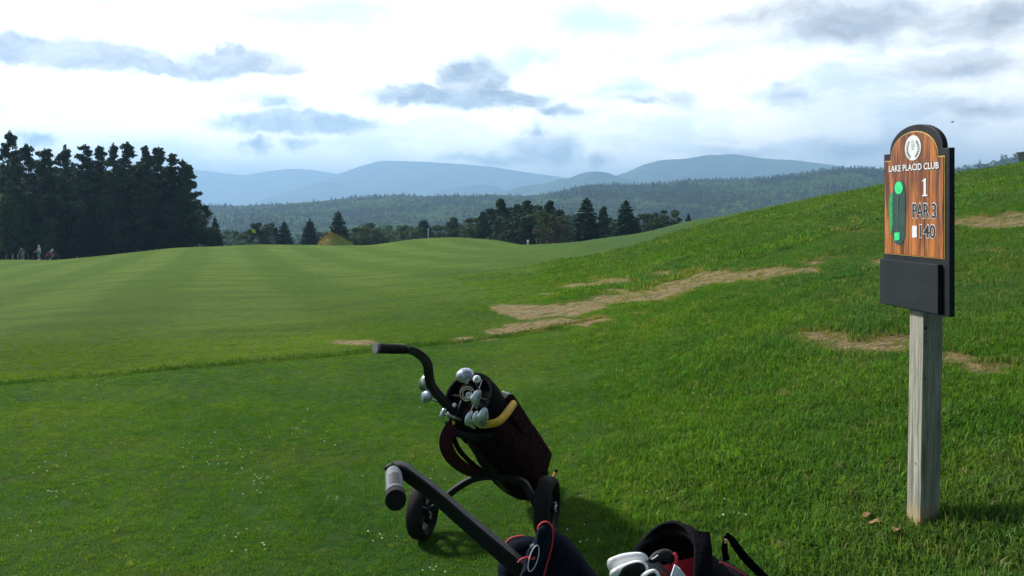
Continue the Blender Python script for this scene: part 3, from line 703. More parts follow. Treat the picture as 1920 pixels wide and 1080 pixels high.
# ------------------------------------------------------------------ individual trees
def crown_pine(seed, width=.17, low=.35, dens=26, mat='pine', leaf=.011, irregular=.5, core=0):
    """unit-height tall pine: spreading layered branch masses"""
    r_ = np.random.default_rng(seed); cs, rs = [], []; br = []
    h = low
    while h < .985:
        t = (h-low)/(1-low); L = width*(math.sin(min(1, (t+.12)*1.5)*math.pi*.5)*(1-t)**.75+.05)*(1-irregular*.5+irregular*r_.random())
        for a in range(r_.integers(3, 6)):
            an = r_.random()*6.283; LL = L*(.6+.55*r_.random()); rise = .02+.10*r_.random()*(.5+t)
            e = np.array([math.cos(an)*LL, math.sin(an)*LL, h+rise*LL*3]); br.append((np.array([0, 0, h]), e))
            for q in (.45, .75, 1.0):
                c = np.array([0, 0, h])*(1-q)+e*q+r_.normal(0, .008, 3); s = (.024+.024*r_.random())*(.7+.5*(1-t)); cs.append(c); rs.append((s*1.15, s*1.15, s*.62))
        h += .030+.020*r_.random()
    cs.append((0, 0, .985)); rs.append((.018, .018, .03))
    for q in range(core): hh = low+.06+(.78-low)*q/max(1, core-1); a_ = r_.random()*6.28; L = width*.36*(1-.5*q/core); cs += [(math.cos(a_)*L*.6, math.sin(a_)*L*.6, hh)]*2; rs += [(L, L, .09)]*2
    V, Q = leaf_cloud(cs, rs, dens, leaf, r_); return fast_mesh('pine_crown', V, Q, M[mat]), br
def crown_spruce(seed, width=.20, dens=26, mat='spruce', leaf=.011, low=.03):
    r_ = np.random.default_rng(seed); cs, rs = [], []; br = []; h = low
    while h < .97:
        t = (h-low)/(1-low); L = width*(1-t)**.85+.010
        na = int(5+7*(1-t)); o = r_.random()*6.28
        for a in range(na):
            an = o+a*6.283/na+r_.normal(0, .2); LL = L*(.72+.45*r_.random()); e = np.array([math.cos(an)*LL, math.sin(an)*LL, h-.18*LL+.02*r_.random()])
            br.append((np.array([0, 0, h]), e))
            for q in (.35, .7, 1.0):
                c = np.array([0, 0, h])*(1-q)+e*q; s = .016+.020*(1-t); cs.append(c); rs.append((s*1.2, s*1.2, s*.55))
        h += .036+.012*r_.random()
    cs += [(0, 0, .975), (0, 0, .995)]; rs += [(.012, .012, .02), (.006, .006, .012)]
    V, Q = leaf_cloud(cs, rs, dens, leaf, r_); return fast_mesh('spruce_crown', V, Q, M[mat]), br
def crown_broad(seed, width=.36, mat='broad', dens=120, leaf=.020, low=.12):
    r_ = np.random.default_rng(seed); cs, rs = [], []; br = []
    for i in range(46):
        an = r_.random()*6.283; h = low+(1-low)*r_.random(); t = (h-low)/(1-low); rad = width*math.sqrt(max(.02, 1-((t-.42)/.62)**2))*r_.random()**.4
        s = .05+.06*r_.random(); c = np.array([math.cos(an)*rad, math.sin(an)*rad, min(h, .93)]); cs.append(c); rs.append((s*1.1, s*1.1, s*.8)); br.append((np.array([0, 0, h*.6]), c))
    for i in range(14): a_ = r_.random()*6.28; cs.append((math.cos(a_)*width*.42, math.sin(a_)*width*.42, low+.12+(.68-low)*r_.random())); rs.append((width*.42, width*.42, .17))
    V, Q = leaf_cloud(cs, rs, dens, leaf, r_); return fast_mesh('broad_crown', V, Q, M[mat]), br[:18]
def trunk_mesh(br, r0=.014, top=.95, seed=0):
    r_ = np.random.default_rng(seed); mb = MB(); z = np.linspace(-.03, top, 9); pts = np.c_[np.cumsum(r_.normal(0, .0025, 9)), np.cumsum(r_.normal(0, .0025, 9)), z]
    mb.add(*sweep(pts, [r0*1.3, r0, r0*.9, r0*.75, r0*.6, r0*.45, r0*.3, r0*.2, r0*.08], n=8))
    for a, b in br[::2]: mb.add(*sweep([a+[np.interp(a[2], z, pts[:, 0]), np.interp(a[2], z, pts[:, 1]), 0], (a+b)/2+[0, 0, -.006], b], [r0*.28, r0*.18, r0*.06], n=5))
    me = bpy.data.meshes.new('trunk'); V = np.vstack(mb.V); me.from_pydata(V.tolist(), [], [tuple(int(i) for i in f) for f in mb.F]); me.materials.append(M['bark']); me.update()
    me.polygons.foreach_set('use_smooth', [True]*len(me.polygons)); return me
KIND = {}
def reg(k, cr, r0=.014, top=.95):
    me, br = cr; KIND[k] = (me, trunk_mesh(br, r0, top, len(KIND)))
for s in range(5): reg('pine%d' % s, crown_pine(100+s, width=.17+.02*(s % 3), low=.16+.04*(s % 2), dens=44))
reg('pine_edge', crown_pine(131, width=.27, low=.03, dens=70, irregular=.3, leaf=.012))
reg('pine_wide', crown_pine(133, width=.30, low=.04, dens=110, irregular=.35, leaf=.018, core=16, mat='pine_light'))
reg('pine_wide2', crown_pine(139, width=.30, low=.03, dens=110, irregular=.3, leaf=.018, core=16, mat='pine_light'))
reg('pine_soft', crown_pine(151, width=.30, low=.03, dens=110, irregular=.4, leaf=.018, core=16, mat='pine_light'))
reg('pine_light', crown_pine(120, width=.17, low=.35, dens=40, mat='pine_light'))
for s in range(4): reg('spruce%d' % s, crown_spruce(200+s, width=.25+.03*(s % 2), dens=46, leaf=.017))
for s in range(4): reg('broad%d' % s, crown_broad(300+s, width=.38+.05*(s % 2)), .02, .8)
reg('broad_dark', crown_broad(311, width=.42, mat='pine'), .02, .8)
reg('broad_dark2', crown_broad(314, width=.5, mat='pine_light'), .02, .8)
reg('bronze', crown_broad(320, width=.5, mat='brown_leaf'), .02, .8)
def tree(name, kind, px, Y, ytop, label, group=None, wscale=1.0, ybase=None, cat='tree', dark=None):
    x = (px-960)/F*Y; zb = Hs(x, Y); zt = EYE+(390-ytop)/F*Y; h = zt-zb
    cr, tr = KIND[kind]
    r = thing(name, label, cat, (x, Y, zb), group)
    for nm, me in (('crown', cr), ('trunk', tr)):
        o = bpy.data.objects.new(nm, me); col.objects.link(o); o.parent = r
    r.scale = (h*wscale, h*wscale, h); r.rotation_euler = (0, 0, random.random()*6.28)
    return r
GW = 'pines of the dark wood at the left'
front = [(19, 104, 251, 'pine0', 'tallest dark pine at the left edge, rising highest above the wood'),
         (48, 108, 274, 'pine1', 'dark pine just right of the tallest one in the left wood'),
         (84, 106, 283, 'pine2', 'slim dark pine left of the pale feathery pine top'),
         (122, 110, 276, 'pine_light', 'pine with a paler feathery green top among dark pines'),
         (158, 106, 274, 'pine3', 'dark pine just right of the pale feathery pine top'),
         (186, 109, 277, 'pine4', 'narrow dark pine at the middle of the left wood'),
         (212, 106, 274, 'pine0', 'dark pine with a thin see-through top in the left wood'),
         (240, 108, 270, 'pine1', 'dark pine with the twin top, tallest in the right half of the wood'),
         (273, 106, 277, 'pine3', 'dark pine right after the gap beside the twin-topped pine'),
         (297, 109, 281, 'pine2', 'dark pine with a pointed top, fourth from the right end of the wood'),
         (322, 107, 291, 'pine4', 'dark pine third from the right end, lower than its left neighbours'),
         (343, 108, 303, 'pine0', 'dark pine second from the right end of the wood'),
         (351, 106, 312, 'pine_edge', 'broad dark pine at the right end of the wood, leafy to the ground')]
for px, Y, yt, k, lb in front: tree('pine_tree', k, px, Y, yt-3, lb, GW, wscale=.90 if k == 'pine_edge' else .90)
for i in range(34):
    px = -40+i*11.8+random.uniform(-4, 4); Y = random.uniform(113, 138)
    yt = np.interp(px, [0, 100, 240, 300, 345, 375], [297, 312, 308, 314, 334, 356])+random.uniform(0, 30)
    tree('pine_tree', random.choice(['pine0', 'pine1', 'pine2', 'pine3', 'pine4']), px, Y, yt, 'dark pine standing behind the front row of the left wood', 'pines behind the front row of the left wood', wscale=1.15)
for i in range(40):
    px = -30+i*9.6+random.uniform(-4, 4); Y = random.uniform(107, 128)
    yt = np.interp(px, [0, 200, 330, 380], [375, 385, 380, 405])+random.uniform(-22, 24)
    tree('undergrowth_tree', random.choice(['broad_dark', 'broad_dark2']), px, Y, yt, 'dark low tree filling the shade beneath the pines of the left wood', 'low trees beneath the left pines', wscale=1.25)
for i in range(18):
    tree('shrub', 'broad_dark', 118+i*15.5+random.uniform(-5, 5), 106.5+random.uniform(-.6, 1.2), np.interp(i, [0, 17], [452, 432])+random.uniform(-8, 4), 'low dark shrub at the foot of the pines in the left wood', 'shrubs at the foot of the left pines', wscale=1.7)
tree('broadleaf_tree', 'broad0', 18, 103, 344, 'round dull-green leafy tree at the left edge, in front of the pines', wscale=.8)
tree('young_tree', 'broad1', 90, 101.5, 410, 'slender pale-green young tree right of the golfers, before the wood', wscale=.55)
tree('young_spruce', 'spruce1', 403, 118, 407, 'small green spruce just right of the dark wood', wscale=1.0)
tree('shrub', 'broad_dark', 384, 116, 424, 'low dark shrub between the wood and the small spruce', wscale=.9)
tree('broadleaf_tree', 'broad_dark', 492, 150, 415, 'round dark leafy tree right of the yellow flag', wscale=.95)
tree('spruce_tree', 'spruce0', 533, 150, 416, 'dark spruce standing next to the round leafy tree beyond the green', wscale=1.25)
tree('spruce_tree', 'spruce2', 581, 148, 411, 'dark pointed spruce just left of the tan grassy mound', wscale=1.25)
tree('spruce_tree', 'spruce3', 634, 152, 397, 'taller spruce standing behind the tan grassy mound', wscale=1.2)
for i, (px, yt, k) in enumerate([(680, 424, 'broad2'), (706, 416, 'broad0'), (738, 420, 'broad3'), (768, 424, 'broad1'), (795, 414, 'pine_wide'), (822, 421, 'broad2'), (850, 409, 'pine_wide2'), (878, 417, 'broad_dark'), (655, 428, 'broad1'), (450, 430, 'broad3'), (612, 432, 'broad_dark')]):
    tree('background_tree', k, px, 185+7*(i % 3), yt, 'green tree of the low row showing over the crest of the fairway', 'low row of trees beyond the fairway crest', wscale=1.15)
for px, yt, k, Y in [(890, 407, 'broad2', 150), (922, 392, 'pine_soft', 147), (958, 390, 'pine_soft', 150), (972, 384, 'pine_soft', 148), (1008, 386, 'pine_soft', 149), (1018, 392, 'broad0', 128), (1048, 394, 'pine_soft', 150), (960, 404, 'broad_dark', 130), (985, 408, 'pine_soft', 126), (1080, 412, 'broad_dark2', 145), (1150, 412, 'broad0', 150), (1118, 418, 'broad2', 146)]:
    tree('clump_tree', k, px, Y, yt, 'mixed green tree filling the clumps among the taller pines and spruces right of centre', 'trees filling the central clumps', wscale=1.25)
tree('pine_tree', 'pine_wide2', 905, 142, 398, 'soft green tree at the left end of the central clump', wscale=.9)
tree('pine_tree', 'pine_wide', 939, 135, 374, 'dark tall pine, the left peak of the central clump', wscale=1.0)
tree('pine_tree', 'pine_wide2', 988, 138, 377, 'broad dark green pine in the middle of the central clump', wscale=1.05)
tree('pine_tree', 'pine_wide', 1030, 136, 377, 'greyish green pine, right peak of the central clump', wscale=.95)
tree('bronze_tree', 'bronze', 1035, 118, 404, 'low bronze-brown leafy tree in front of the central clump', wscale=1.0)
tree('broadleaf_tree', 'broad_dark2', 1062, 140, 400, 'rounded dark tree at the right end of the central clump', wscale=.7)
tree('spruce_tree', 'spruce0', 1100, 108, 372, 'tall dark spruce standing alone right of the central clump', wscale=1.4)
tree('pine_tree', 'pine_wide', 1131, 138, 388, 'mid-green pine between the two tall spruces', wscale=.75)
tree('spruce_tree', 'spruce3', 1174, 104, 376, 'tall dark spruce right of the mid-green pine, before the pale houses', wscale=1.4)
tree('broadleaf_tree', 'broad_dark', 1220, 112, 398, 'round green tree on the slope, second right of the tall spruces', wscale=1.0)
tree('broadleaf_tree', 'broad_dark2', 1252, 108, 392, 'rounded dark green tree at the foot of the hill slope', wscale=.95)
tree('shrub', 'spruce2', 1291, 104, 400, 'small pointed bush just above the slope, right of the round trees', wscale=.9)

# ------------------------------------------------------------------ houses in the valley
def house(px, Y, w_, d_, label, ang=0.1):
    x = (px-960)/F*Y; zb = Hs(x, Y); r = thing('house', label, 'house', (x, Y, zb), 'pale-roofed houses in the valley')
    ca, sa = math.cos(ang), math.sin(ang); ax = np.array([ca, sa, 0]); ay = np.array([-sa, ca, 0]); c = np.array([x, Y, zb]); up = np.array([0, 0, 1.])
    hh = 7.0
    wl = MB().add(*box(c+up*hh/2, ax*w_/2, ay*d_/2, up*hh/2)).build('wall', M['wall'], r, False)
    L_, D_ = w_/2+.8, d_/2+.8
    V = [c+up*hh-ax*L_-ay*D_, c+up*hh+ax*L_-ay*D_, c+up*hh+ax*L_+ay*D_, c+up*hh-ax*L_+ay*D_, c+up*(hh+4)-ax*L_, c+up*(hh+4)+ax*L_]
    MB().add(V, [(0, 1, 5, 4), (2, 3, 4, 5), (0, 4, 3), (1, 2, 5), (0, 3, 2, 1)]).build('roof', M['roof'], r, False)
    for i in range(3):
        MB().add(*box(c+up*3.5-ay*(d_/2+.06)+ax*(-w_/3+i*w_/3), ax*.7, ay*.05, up*.8)).build('window', M['glass_dark'], r, False)
house(1066, 560, 16, 9, 'long pale-roofed house glimpsed between the central clump and the tall spruce')
house(1196, 560, 15, 9, 'left pale-roofed house just right of the second tall spruce')
house(1222, 590, 14, 9, 'right pale-roofed house above the round trees at the slope')

# ------------------------------------------------------------------ tan grassy mound
def mound():
    Y = 108; x0 = (630-960)/F*Y; zb = Hs(x0, Y); r_ = np.random.default_rng(5)
    m, n = new_mat('fescue'); g = n.node('ShaderNodeNewGeometry'); sp = n.node('ShaderNodeSeparateXYZ'); n.link(g.outputs['Position'], sp.inputs[0])
    f = n.math('ADD', n.smooth(sp.outputs[0], x0-1.8, x0+1.6), n.math('MULTIPLY', n.math('SUBTRACT', n.noise(g.outputs['Position'], 1.2, 4).outputs[0], .5), 1.2), clamp=True)
    n.link(n.mix(f, (.46, .34, .11, 1), (.24, .32, .06, 1)), n.bs.inputs['Base Color']); n.bs.inputs['Roughness'].default_value = .9
    V, Fc = [], []; nu, nv = 26, 9
    hx, hy, hz = 2.45, 2.0, EYE+(390-438)/F*Y-zb
    for i in range(nv+1):
        t = i/nv
        for j in range(nu):
            a = 6.283*j/nu; rr = (1-t**1.15)*(1+.10*float(vnoise(j*.5, i*.4))); V.append((x0+hx*rr*math.cos(a)-.75*t, Y+hy*rr*math.sin(a), zb-.15+(hz+.1)*(t**.85)+.15*float(vnoise(j*.7, i))*(t < 1)))
    Fc = [(i*nu+j, i*nu+(j+1) % nu, (i+1)*nu+(j+1) % nu, (i+1)*nu+j) for i in range(nv) for j in range(nu)]
    base = len(V); V = V[:]; 
    for q in range(2600):
        i = r_.integers(0, nv); j = r_.integers(0, nu); p = np.array(V[i*nu+j])*(1-(f1 := r_.random()))+np.array(V[i*nu+(j+1) % nu])*f1
        p = p+(np.array(V[(i+1)*nu+j])-np.array(V[i*nu+j]))*r_.random(); hh = .18+.22*r_.random(); d = r_.normal(0, .12, 3); d[2] = hh; k = len(V)
        V += [tuple(p-[.025, 0, .03]), tuple(p+[.025, 0, -.03]), tuple(p+d)]; Fc.append((k, k+1, k+2))
    o = mesh_obj('grass_mound', V, Fc, m, smooth=False, loc=(x0, Y, zb)); tag(o, 'tan and green mound of long grass beside the far green', 'grass mound')
mound()

# flag, stakes, bin, bird
def flagstick():
    Y = 113; x = (472-960)/F*Y; zb = Hs(x, Y); zt = EYE+(390-430)/F*Y
    r = thing('flagstick', 'yellow flag on its pin at the far green, left of the round tree', 'golf flag', (x, Y, zb))
    MB().add(*sweep([(x, Y, zb-.1), (x, Y, zt)], .022, n=8)).build('pole', M['black_plastic'], r)
    V = []; 
    for i in range(7):
        u = i/6
        for j in range(4): V.append((x+.52*u*(1-.0*j), Y+.06*math.sin(u*6+j*.6), zt-.02-.14*j-.10*u+.02*math.sin(u*5)))
    Fc = [(i*4+j, i*4+j+1, (i+1)*4+j+1, (i+1)*4+j) for i in range(6) for j in range(3)]
    o = MB().add(V, Fc).build('flag', M['flag'], r); md = o.modifiers.new('thick', 'SOLIDIFY'); md.thickness = .01
flagstick()
def stake(px, Y, ytop, rad, name, label, cat):
    x = (px-960)/F*Y; zb = Hs(x, Y); zt = EYE+(390-ytop)/F*Y
    r = thing(name, label, cat, (x, Y, zb))
    MB().add(*sweep([(x, Y, zb-.1), (x, Y, zt-.06)], rad, 'square')).build('stake', M['white_paint'], r, False)
    MB().add(*sweep([(x, Y, zt-.06), (x, Y, zt)], [rad*1.3, rad*.5], 'square')).build('cap', M['white_paint'], r, False)
stake(803, 101, 428, .055, 'marker_stake', 'thin white stake on top of the middle green mound', 'stake')
stake(990, 88, 450, .10, 'marker_block', 'tiny white marker in the dip before the central clump of trees', 'marker')
def litter_bin():
    Y = 46; x = (1923-960)/F*Y; zb = Hs(x, Y)-.05; zt = EYE+(390-285)/F*Y; h = zt-zb
    r = thing('litter_bin', 'dark square container cut off by the right edge on top of the hill', 'bin', (x, Y, zb)); X_, Y2, U = np.eye(3)
    c = np.array([x, Y, zb]); V = []
    for (hh, w_) in ((0, .20), (h*.86, .29)): V += [c+U*hh+X_*a*w_+Y2*b*w_ for a, b in ((-1, -1), (1, -1), (1, 1), (-1, 1))]
    MB().add(V, [(3, 2, 1, 0), (4, 5, 6, 7), (0, 1, 5, 4), (1, 2, 6, 5), (2, 3, 7, 6), (3, 0, 4, 7)]).build('body', M['bin'], r, False)
    MB().add(*box(c+U*h*.93, X_*.33, Y2*.33, U*h*.07)).build('lid', M['bin'], r, False)
litter_bin()
def bird():
    c = P(1786, 229, 70); mb = MB(); mb.add(*ellipsoid(c, (.10, 0, .01), (0, .05, 0), (0, 0, .045), 10, 6))
    mb.add(*ellipsoid(c+[-.11, 0, .02], (.035, 0, 0), (0, .03, 0), (0, 0, .03), 8, 5))
    for s in (-1, 1): mb.add([c+[.05, s*.03, .02], c+[-.05, s*.03, .02], c+[-.04, s*.22, .09], c+[0, s*.34, .05], c+[.05, s*.2, .07]], [(0, 1, 2, 3, 4)])
    mb.add([c+[.08, -.02, 0], c+[.08, .02, 0], c+[.18, .03, .01], c+[.18, -.03, .01]], [(0, 1, 2, 3)])
    o = mb.build('bird', M['bird'], None, True, loc=tuple(c)); tag(o, 'tiny dark bird flying in the sky above the hole sign', 'bird')
bird()

# ------------------------------------------------------------------ people by the wood
def skinned(name, joints, edges, radii, mat, parent, sub=1):
    me = bpy.data.meshes.new(name); off = np.array(parent.location)
    r0 = parent
    while r0.parent: r0 = r0.parent
    off = np.array(r0.location)
    me.from_pydata([tuple(np.asarray(j)-off) for j in joints], edges, []); me.update(); me.materials.append(mat)
    o = bpy.data.objects.new(name, me); col.objects.link(o); o.parent = parent
    s = o.modifiers.new('skin', 'SKIN'); s.use_smooth_shade = True
    lay = me.skin_vertices[0] if me.skin_vertices else None
    if lay is None: return o
    for i, rr in enumerate(radii): lay.data[i].radius = (rr, rr) if np.isscalar(rr) else rr
    lay.data[0].use_root = True
    b = o.modifiers.new('sub', 'SUBSURF'); b.levels = sub; b.render_levels = sub
    return o
def person(px, Y, label, lean=0.0, face=0.0, mats=('shirt_white', 'blue_cloth'), arms=((.12, -.25), (.12, -.2)), h=1.72, hat='white_paint', group=None, crouch=0.0):
    x = (px-960)/F*Y; zb = Hs(x, Y); r = thing('person', label, 'person', (x, Y, zb), group)
    k = h/1.75; ca, sa = math.cos(face), math.sin(face)
    def W(f, s, z): return np.array([x+k*(f*ca-s*sa), Y+k*(f*sa+s*ca), zb+k*z])      # f = forward, s = side
    hipz = .93-.28*crouch; hip = (0-.10*crouch, 0, hipz)
    def up(d, s=0, f=0): return W(hip[0]+d*math.sin(lean)+f*math.cos(lean), s, hipz+d*math.cos(lean)-f*math.sin(lean))
    J = [W(*hip), up(.20), up(.40), up(.50), up(.58, 0, .02), up(.70, 0, .04), up(.80, 0, .03)]
    E = [(0, 1), (1, 2), (2, 3), (3, 4), (4, 5), (5, 6)]; Rd = [.13, .12, .14, .07, .055, .095, .07]
    legs = []
    for s in (-1, 1):
        b = len(J); kn = W(.10+.30*crouch, s*.12, .50-.06*crouch); an = W(-.02, s*.12, .09); to = W(.17, s*.14, .04)
        J += [W(hip[0], s*.10, hipz-.05), kn, an, to]; E += [(0, b), (b, b+1), (b+1, b+2), (b+2, b+3)]; Rd += [.09, .062, .042, .035]; legs.append((J[b], kn, an, to))
    hands = []
    for s, (f, dz) in zip((-1, 1), arms):
        b = len(J); sh = up(.48, s*.19); el_ = up(.24, s*.24, f); hd = el_+np.array([ca, sa, 0])*k*(.18+f)+np.array([0, 0, dz])*k
        J += [sh, el_, hd, hd+(hd-el_)*.35]; E += [(2, b), (b, b+1), (b+1, b+2), (b+2, b+3)]; Rd += [.058, .042, .030, .036]; hands.append((sh, el_, hd))
    skinned('body', J, E, [v*k for v in Rd], M['skin'], r)
    skinned('shirt', [J[0]+np.array([0, 0, .03]), J[1], J[2], J[3]]+[hands[0][0], (hands[0][0]+hands[0][1])/2*1.0, hands[1][0], (hands[1][0]+hands[1][1])/2], [(0, 1), (1, 2), (2, 3), (2, 4), (4, 5), (2, 6), (6, 7)], [.155*k, .145*k, .165*k, .075*k, .075*k, .066*k, .075*k, .066*k], M[mats[0]], r)
    sl = [J[0]]; se = []; sr = [.15*k]
    for (hp, kn, an, to) in legs: b = len(sl); sl += [hp, hp*.25+kn*.75]; se += [(0, b), (b, b+1)]; sr += [.105*k, .088*k]
    skinned('shorts', sl, se, sr, M[mats[1]], r)
    for (hp, kn, an, to) in legs:
        MB().add(*ellipsoid((an+to)/2+[0, 0, -.01], (to-an)*.75, np.array([-sa, ca, 0])*.055, (0, 0, .05), 10, 6)).build('shoe', M['white_plastic'], r)
    hc = J[5]
    MB().add(*ellipsoid(hc+[0, 0, .05*k], (.108*k, 0, 0), (0, .108*k, 0), (0, 0, .10*k), 12, 8)).build('cap' if hat else 'hair', M[hat or 'hair'], r)
    return r
person(43, 97.5, 'person in a dark top and grey shorts bending over at the far left', lean=.75, face=2.6, mats=('dark_cloth', 'khaki'), hat=None, group='golfers by the wood', arms=((.1, -.3), (.1, -.3)))
person(74, 95.5, 'person in a white top and blue skirt standing before the dark wood', lean=.06, face=3.0, mats=('shirt_white', 'blue_cloth'), hat='white_paint', group='golfers by the wood', h=1.74)
person(93, 96.5, 'person in a pale shirt stooping behind a red golf bag by the wood', lean=.55, face=.3, mats=('shirt_white', 'dark_cloth'), hat='white_paint', group='golfers by the wood', crouch=.9, h=1.66)

# ------------------------------------------------------------------ wheels
def wheel(c, axis, rad, wd, parent, spokes=5, name='wheel'):
    a = nrm(axis); x, y, z = frame(a)
    r_in = rad*.70; h = wd/2
    prof = [(r_in, -h*.75), (rad*.80, -h), (rad*.93, -h*.9), (rad*.985, -h*.6), (rad, 0), (rad*.985, h*.6), (rad*.93, h*.9), (rad*.80, h), (r_in, h*.75)]
    hub_o = MB().add(*lathe(c, a, [(.001, -h*1.05), (rad*.17, -h*1.05), (rad*.19, -h*.7), (rad*.19, h*.7), (rad*.17, h*1.05), (.001, h*1.05)], 20)).build(name, M['black_plastic'], parent)
    MB().add(*lathe(c, a, prof, 44, True)).build('tyre', M['black_rubber'], hub_o)
    rim = MB(); rim.add(*lathe(c, a, [(r_in*.90, -h*.5), (r_in*1.01, -h*.7), (r_in*1.01, h*.7), (r_in*.90, h*.5)], 36, True))
    for i in range(spokes):
        t = 2*np.pi*i/spokes+.3; d = np.cos(t)*x+np.sin(t)*y; e = np.cross(a, d); rim.add(*box(np.asarray(c)+d*(rad*.40), d*(rad*.26), e*(rad*.075), a*h*.35))
    rim.build('rim', M['black_plastic'], hub_o)
    cp = MB().add(*lathe(np.asarray(c)+a*h*1.05, a, [(.001, .004), (rad*.08, .003), (rad*.10, 0)], 14)).build('hub_cap', M['steel'], hub_o)
    bl = MB()
    for i in range(4):
        t = 2*np.pi*i/4; d = np.cos(t)*x+np.sin(t)*y; bl.add(*lathe(np.asarray(c)+d*rad*.13+a*h*1.06, a, [(.001, .004), (.006, .003), (.007, -.004)], 8))
    bl.build('bolts', M['steel'], hub_o)
    return hub_o

# ------------------------------------------------------------------ far push cart (A)
dA = nrm((.27, .96, 0)); sA = np.array([dA[1], -dA[0], 0])       # forward, right
def gz(x, y): return Hs(x, y)+.004
CA = np.array([-.205, 3.85, .79]); BA = np.array([.085, 4.44, .20]); axA = nrm(BA-CA); NA = -axA
cartA = thing('golf_push_cart', 'black three-wheel push cart carrying the maroon bag, grip pointing left', 'golf cart', (-.10, 4.15, gz(-.1, 4.15)), 'push carts')
RW = .146
wl = np.array([(793-960)/F*4.08, 4.08, 0]); wl[2] = gz(*wl[:2])+RW
wr = np.array([(1026-960)/F*3.98, 3.98, 0]); wr[2] = gz(*wr[:2])+RW
wf = np.array([(983-960)/F*4.60, 4.60, 0]); wf[2] = gz(*wf[:2])+.118
wheel(wl, -sA*-1, RW, .082, cartA); wheel(wr, sA, RW, .082, cartA); wheel(wf, sA, .12, .05, cartA)
axf = catmull([wl+sA*.045, P(826, 942, 4.07), P(850, 920, 4.06), P(882, 900, 4.05), P(910, 893, 4.05), P(945, 895, 4.05), P(980, 904, 4.04), P(994, 925, 4.02), P(1008, 952, 4.0), wr-sA*.045], 4)
MB().add(*sweep(axf, .0155, 'square')).build('axle_frame', M['black_paint'], cartA)
hub_mid = P(930, 896, 4.08)
mt = catmull([P(762, 655, 3.62), P(777, 659, 3.66), P(793, 670, 3.70), P(802, 685, 3.735), P(804, 704, 3.76), P(810, 725, 3.78), P(830, 750, 3.82), P(848, 772, 3.845), P(862, 792, 3.86), P(885, 830, 3.93), P(915, 875, 4.02), P(936, 898, 4.09), P(955, 915, 4.25), wf+[0, -.12, .06]], 5)
MB().add(*sweep(mt, .0185, 'square', asp=.95)).build('main_tube', M['black_paint'], cartA)
fk = MB()
for s in (-1, 1): fk.add(*sweep([wf+[0, -.12, .06]+sA*.01*s, wf+sA*s*.036+[0, -.05, .04], wf+sA*s*.036], .008, 'square'))
fk.build('front_fork', M['black_paint'], cartA)
g = MB().add(*sweep([P(704, 653, 3.50), P(712, 653.3, 3.515), P(740, 654.5, 3.585), P(760, 655.5, 3.615)], [.0215, .0225, .0215, .020], n=18)).build('grip', M['black_rubber'], cartA)
MB().add(*sweep([P(703, 653, 3.498), P(708, 653, 3.507)], .0235, n=18)).build('end_cap', M['grey_grip'], g)
MB().add(*box(P(748, 650, 3.59), (.016, .004, -.001), (0, .006, 0), (0, 0, .012))).build('grip_clip', M['grey_grip'], g, False)
# clamp and cradle
MB().add(*box(P(858, 790, 3.87), sA*.035, NA*.028, nrm(np.cross(sA, NA))*.035)).build('folding_joint', M['black_plastic'], cartA)
cr = MB(); cr.add(*sweep(catmull([P(838, 800, 3.87), P(860, 812, 3.82), P(895, 818, 3.82), P(925, 812, 3.90)], 4), .013, 'square', asp=1.4)); cr.build('upper_cradle', M['black_plastic'], cartA)
cb = MB(); cb.add(*sweep(catmull([P(985, 893, 4.35), P(1002, 918, 4.28), P(1030, 912, 4.40), P(1042, 886, 4.50)], 5), [.014, .016, .016, .012], 'round', asp=.7)); lo_ = cb.build('lower_bracket', M['orange'], cartA)
MB().add(*ellipsoid(P(1042, 883, 4.50), (.012, 0, 0), (0, .012, 0), (0, 0, .012), 10, 6)).build('bracket_tip', M['black_rubber'], lo_)

# ------------------------------------------------------------------ maroon bag on cart A
def bag_body(T0, B0, radii, up_, sq=2.6, n=28, wob=.006, seed=0, lat=1.0):
    ax_ = nrm(B0-T0); u = nrm(np.asarray(up_)-np.dot(up_, ax_)*ax_); v = np.cross(ax_, u); V = []; k = 22
    for i in range(k):
        t = i/(k-1); c = T0*(1-t)+B0*t; rr = np.interp(t, np.linspace(0, 1, len(radii)), radii)
        for j in range(n):
            a = 2*np.pi*j/n; cs, sn = np.cos(a), np.sin(a); q = (abs(cs)**sq+abs(sn)**sq)**(-1/sq); w2 = rr*q*(1+wob*8*float(fbm(np.array([i*.35+seed]), np.array([j*.45]), 2)[0]))
            V.append(c+w2*(cs*u+lat*sn*v))
    Fc = [(i*n+j, i*n+(j+1) % n, (i+1)*n+(j+1) % n, (i+1)*n+j) for i in range(k-1) for j in range(n)]+[tuple((k-1)*n+j for j in range(n))]
    return V, Fc, ax_, u, v
bagA = thing('golf_bag', 'maroon and black golf bag strapped on the far push cart', 'golf bag', tuple(BA))
V, Fc, ax_, u_, v_ = bag_body(CA, BA, [.122, .126, .128, .135, .150, .160, .160, .150, .125], (0, 0, 1), 2.2, seed=3, lat=.97)
bodyA = MB().add(V, Fc).build('body', M['maroon'], bagA)
n_ = 32; rimp = [CA+(u_*math.cos(a)+v_*.97*math.sin(a))*.122 for a in np.linspace(0, 2*np.pi, n_+1)]
MB().add(*sweep(rimp, .0125, n=10, up=tuple(NA), caps=False)).build('rim', M['black_fabric'], bagA)
col_ = [CA+NA*h+(u_*math.cos(a)*r+v_*math.sin(a)*r) for h, r in ((-.10, .118), (-.02, .127), (.0, .131), (-.06, .140), (-.14, .139)) for a in np.linspace(0, 2*np.pi, n_, endpoint=False)]
MB().add(col_, [(i*n_+j, i*n_+(j+1) % n_, (i+1)*n_+(j+1) % n_, (i+1)*n_+j) for i in range(4) for j in range(n_)]).build('collar', M['black_fabric'], bagA)
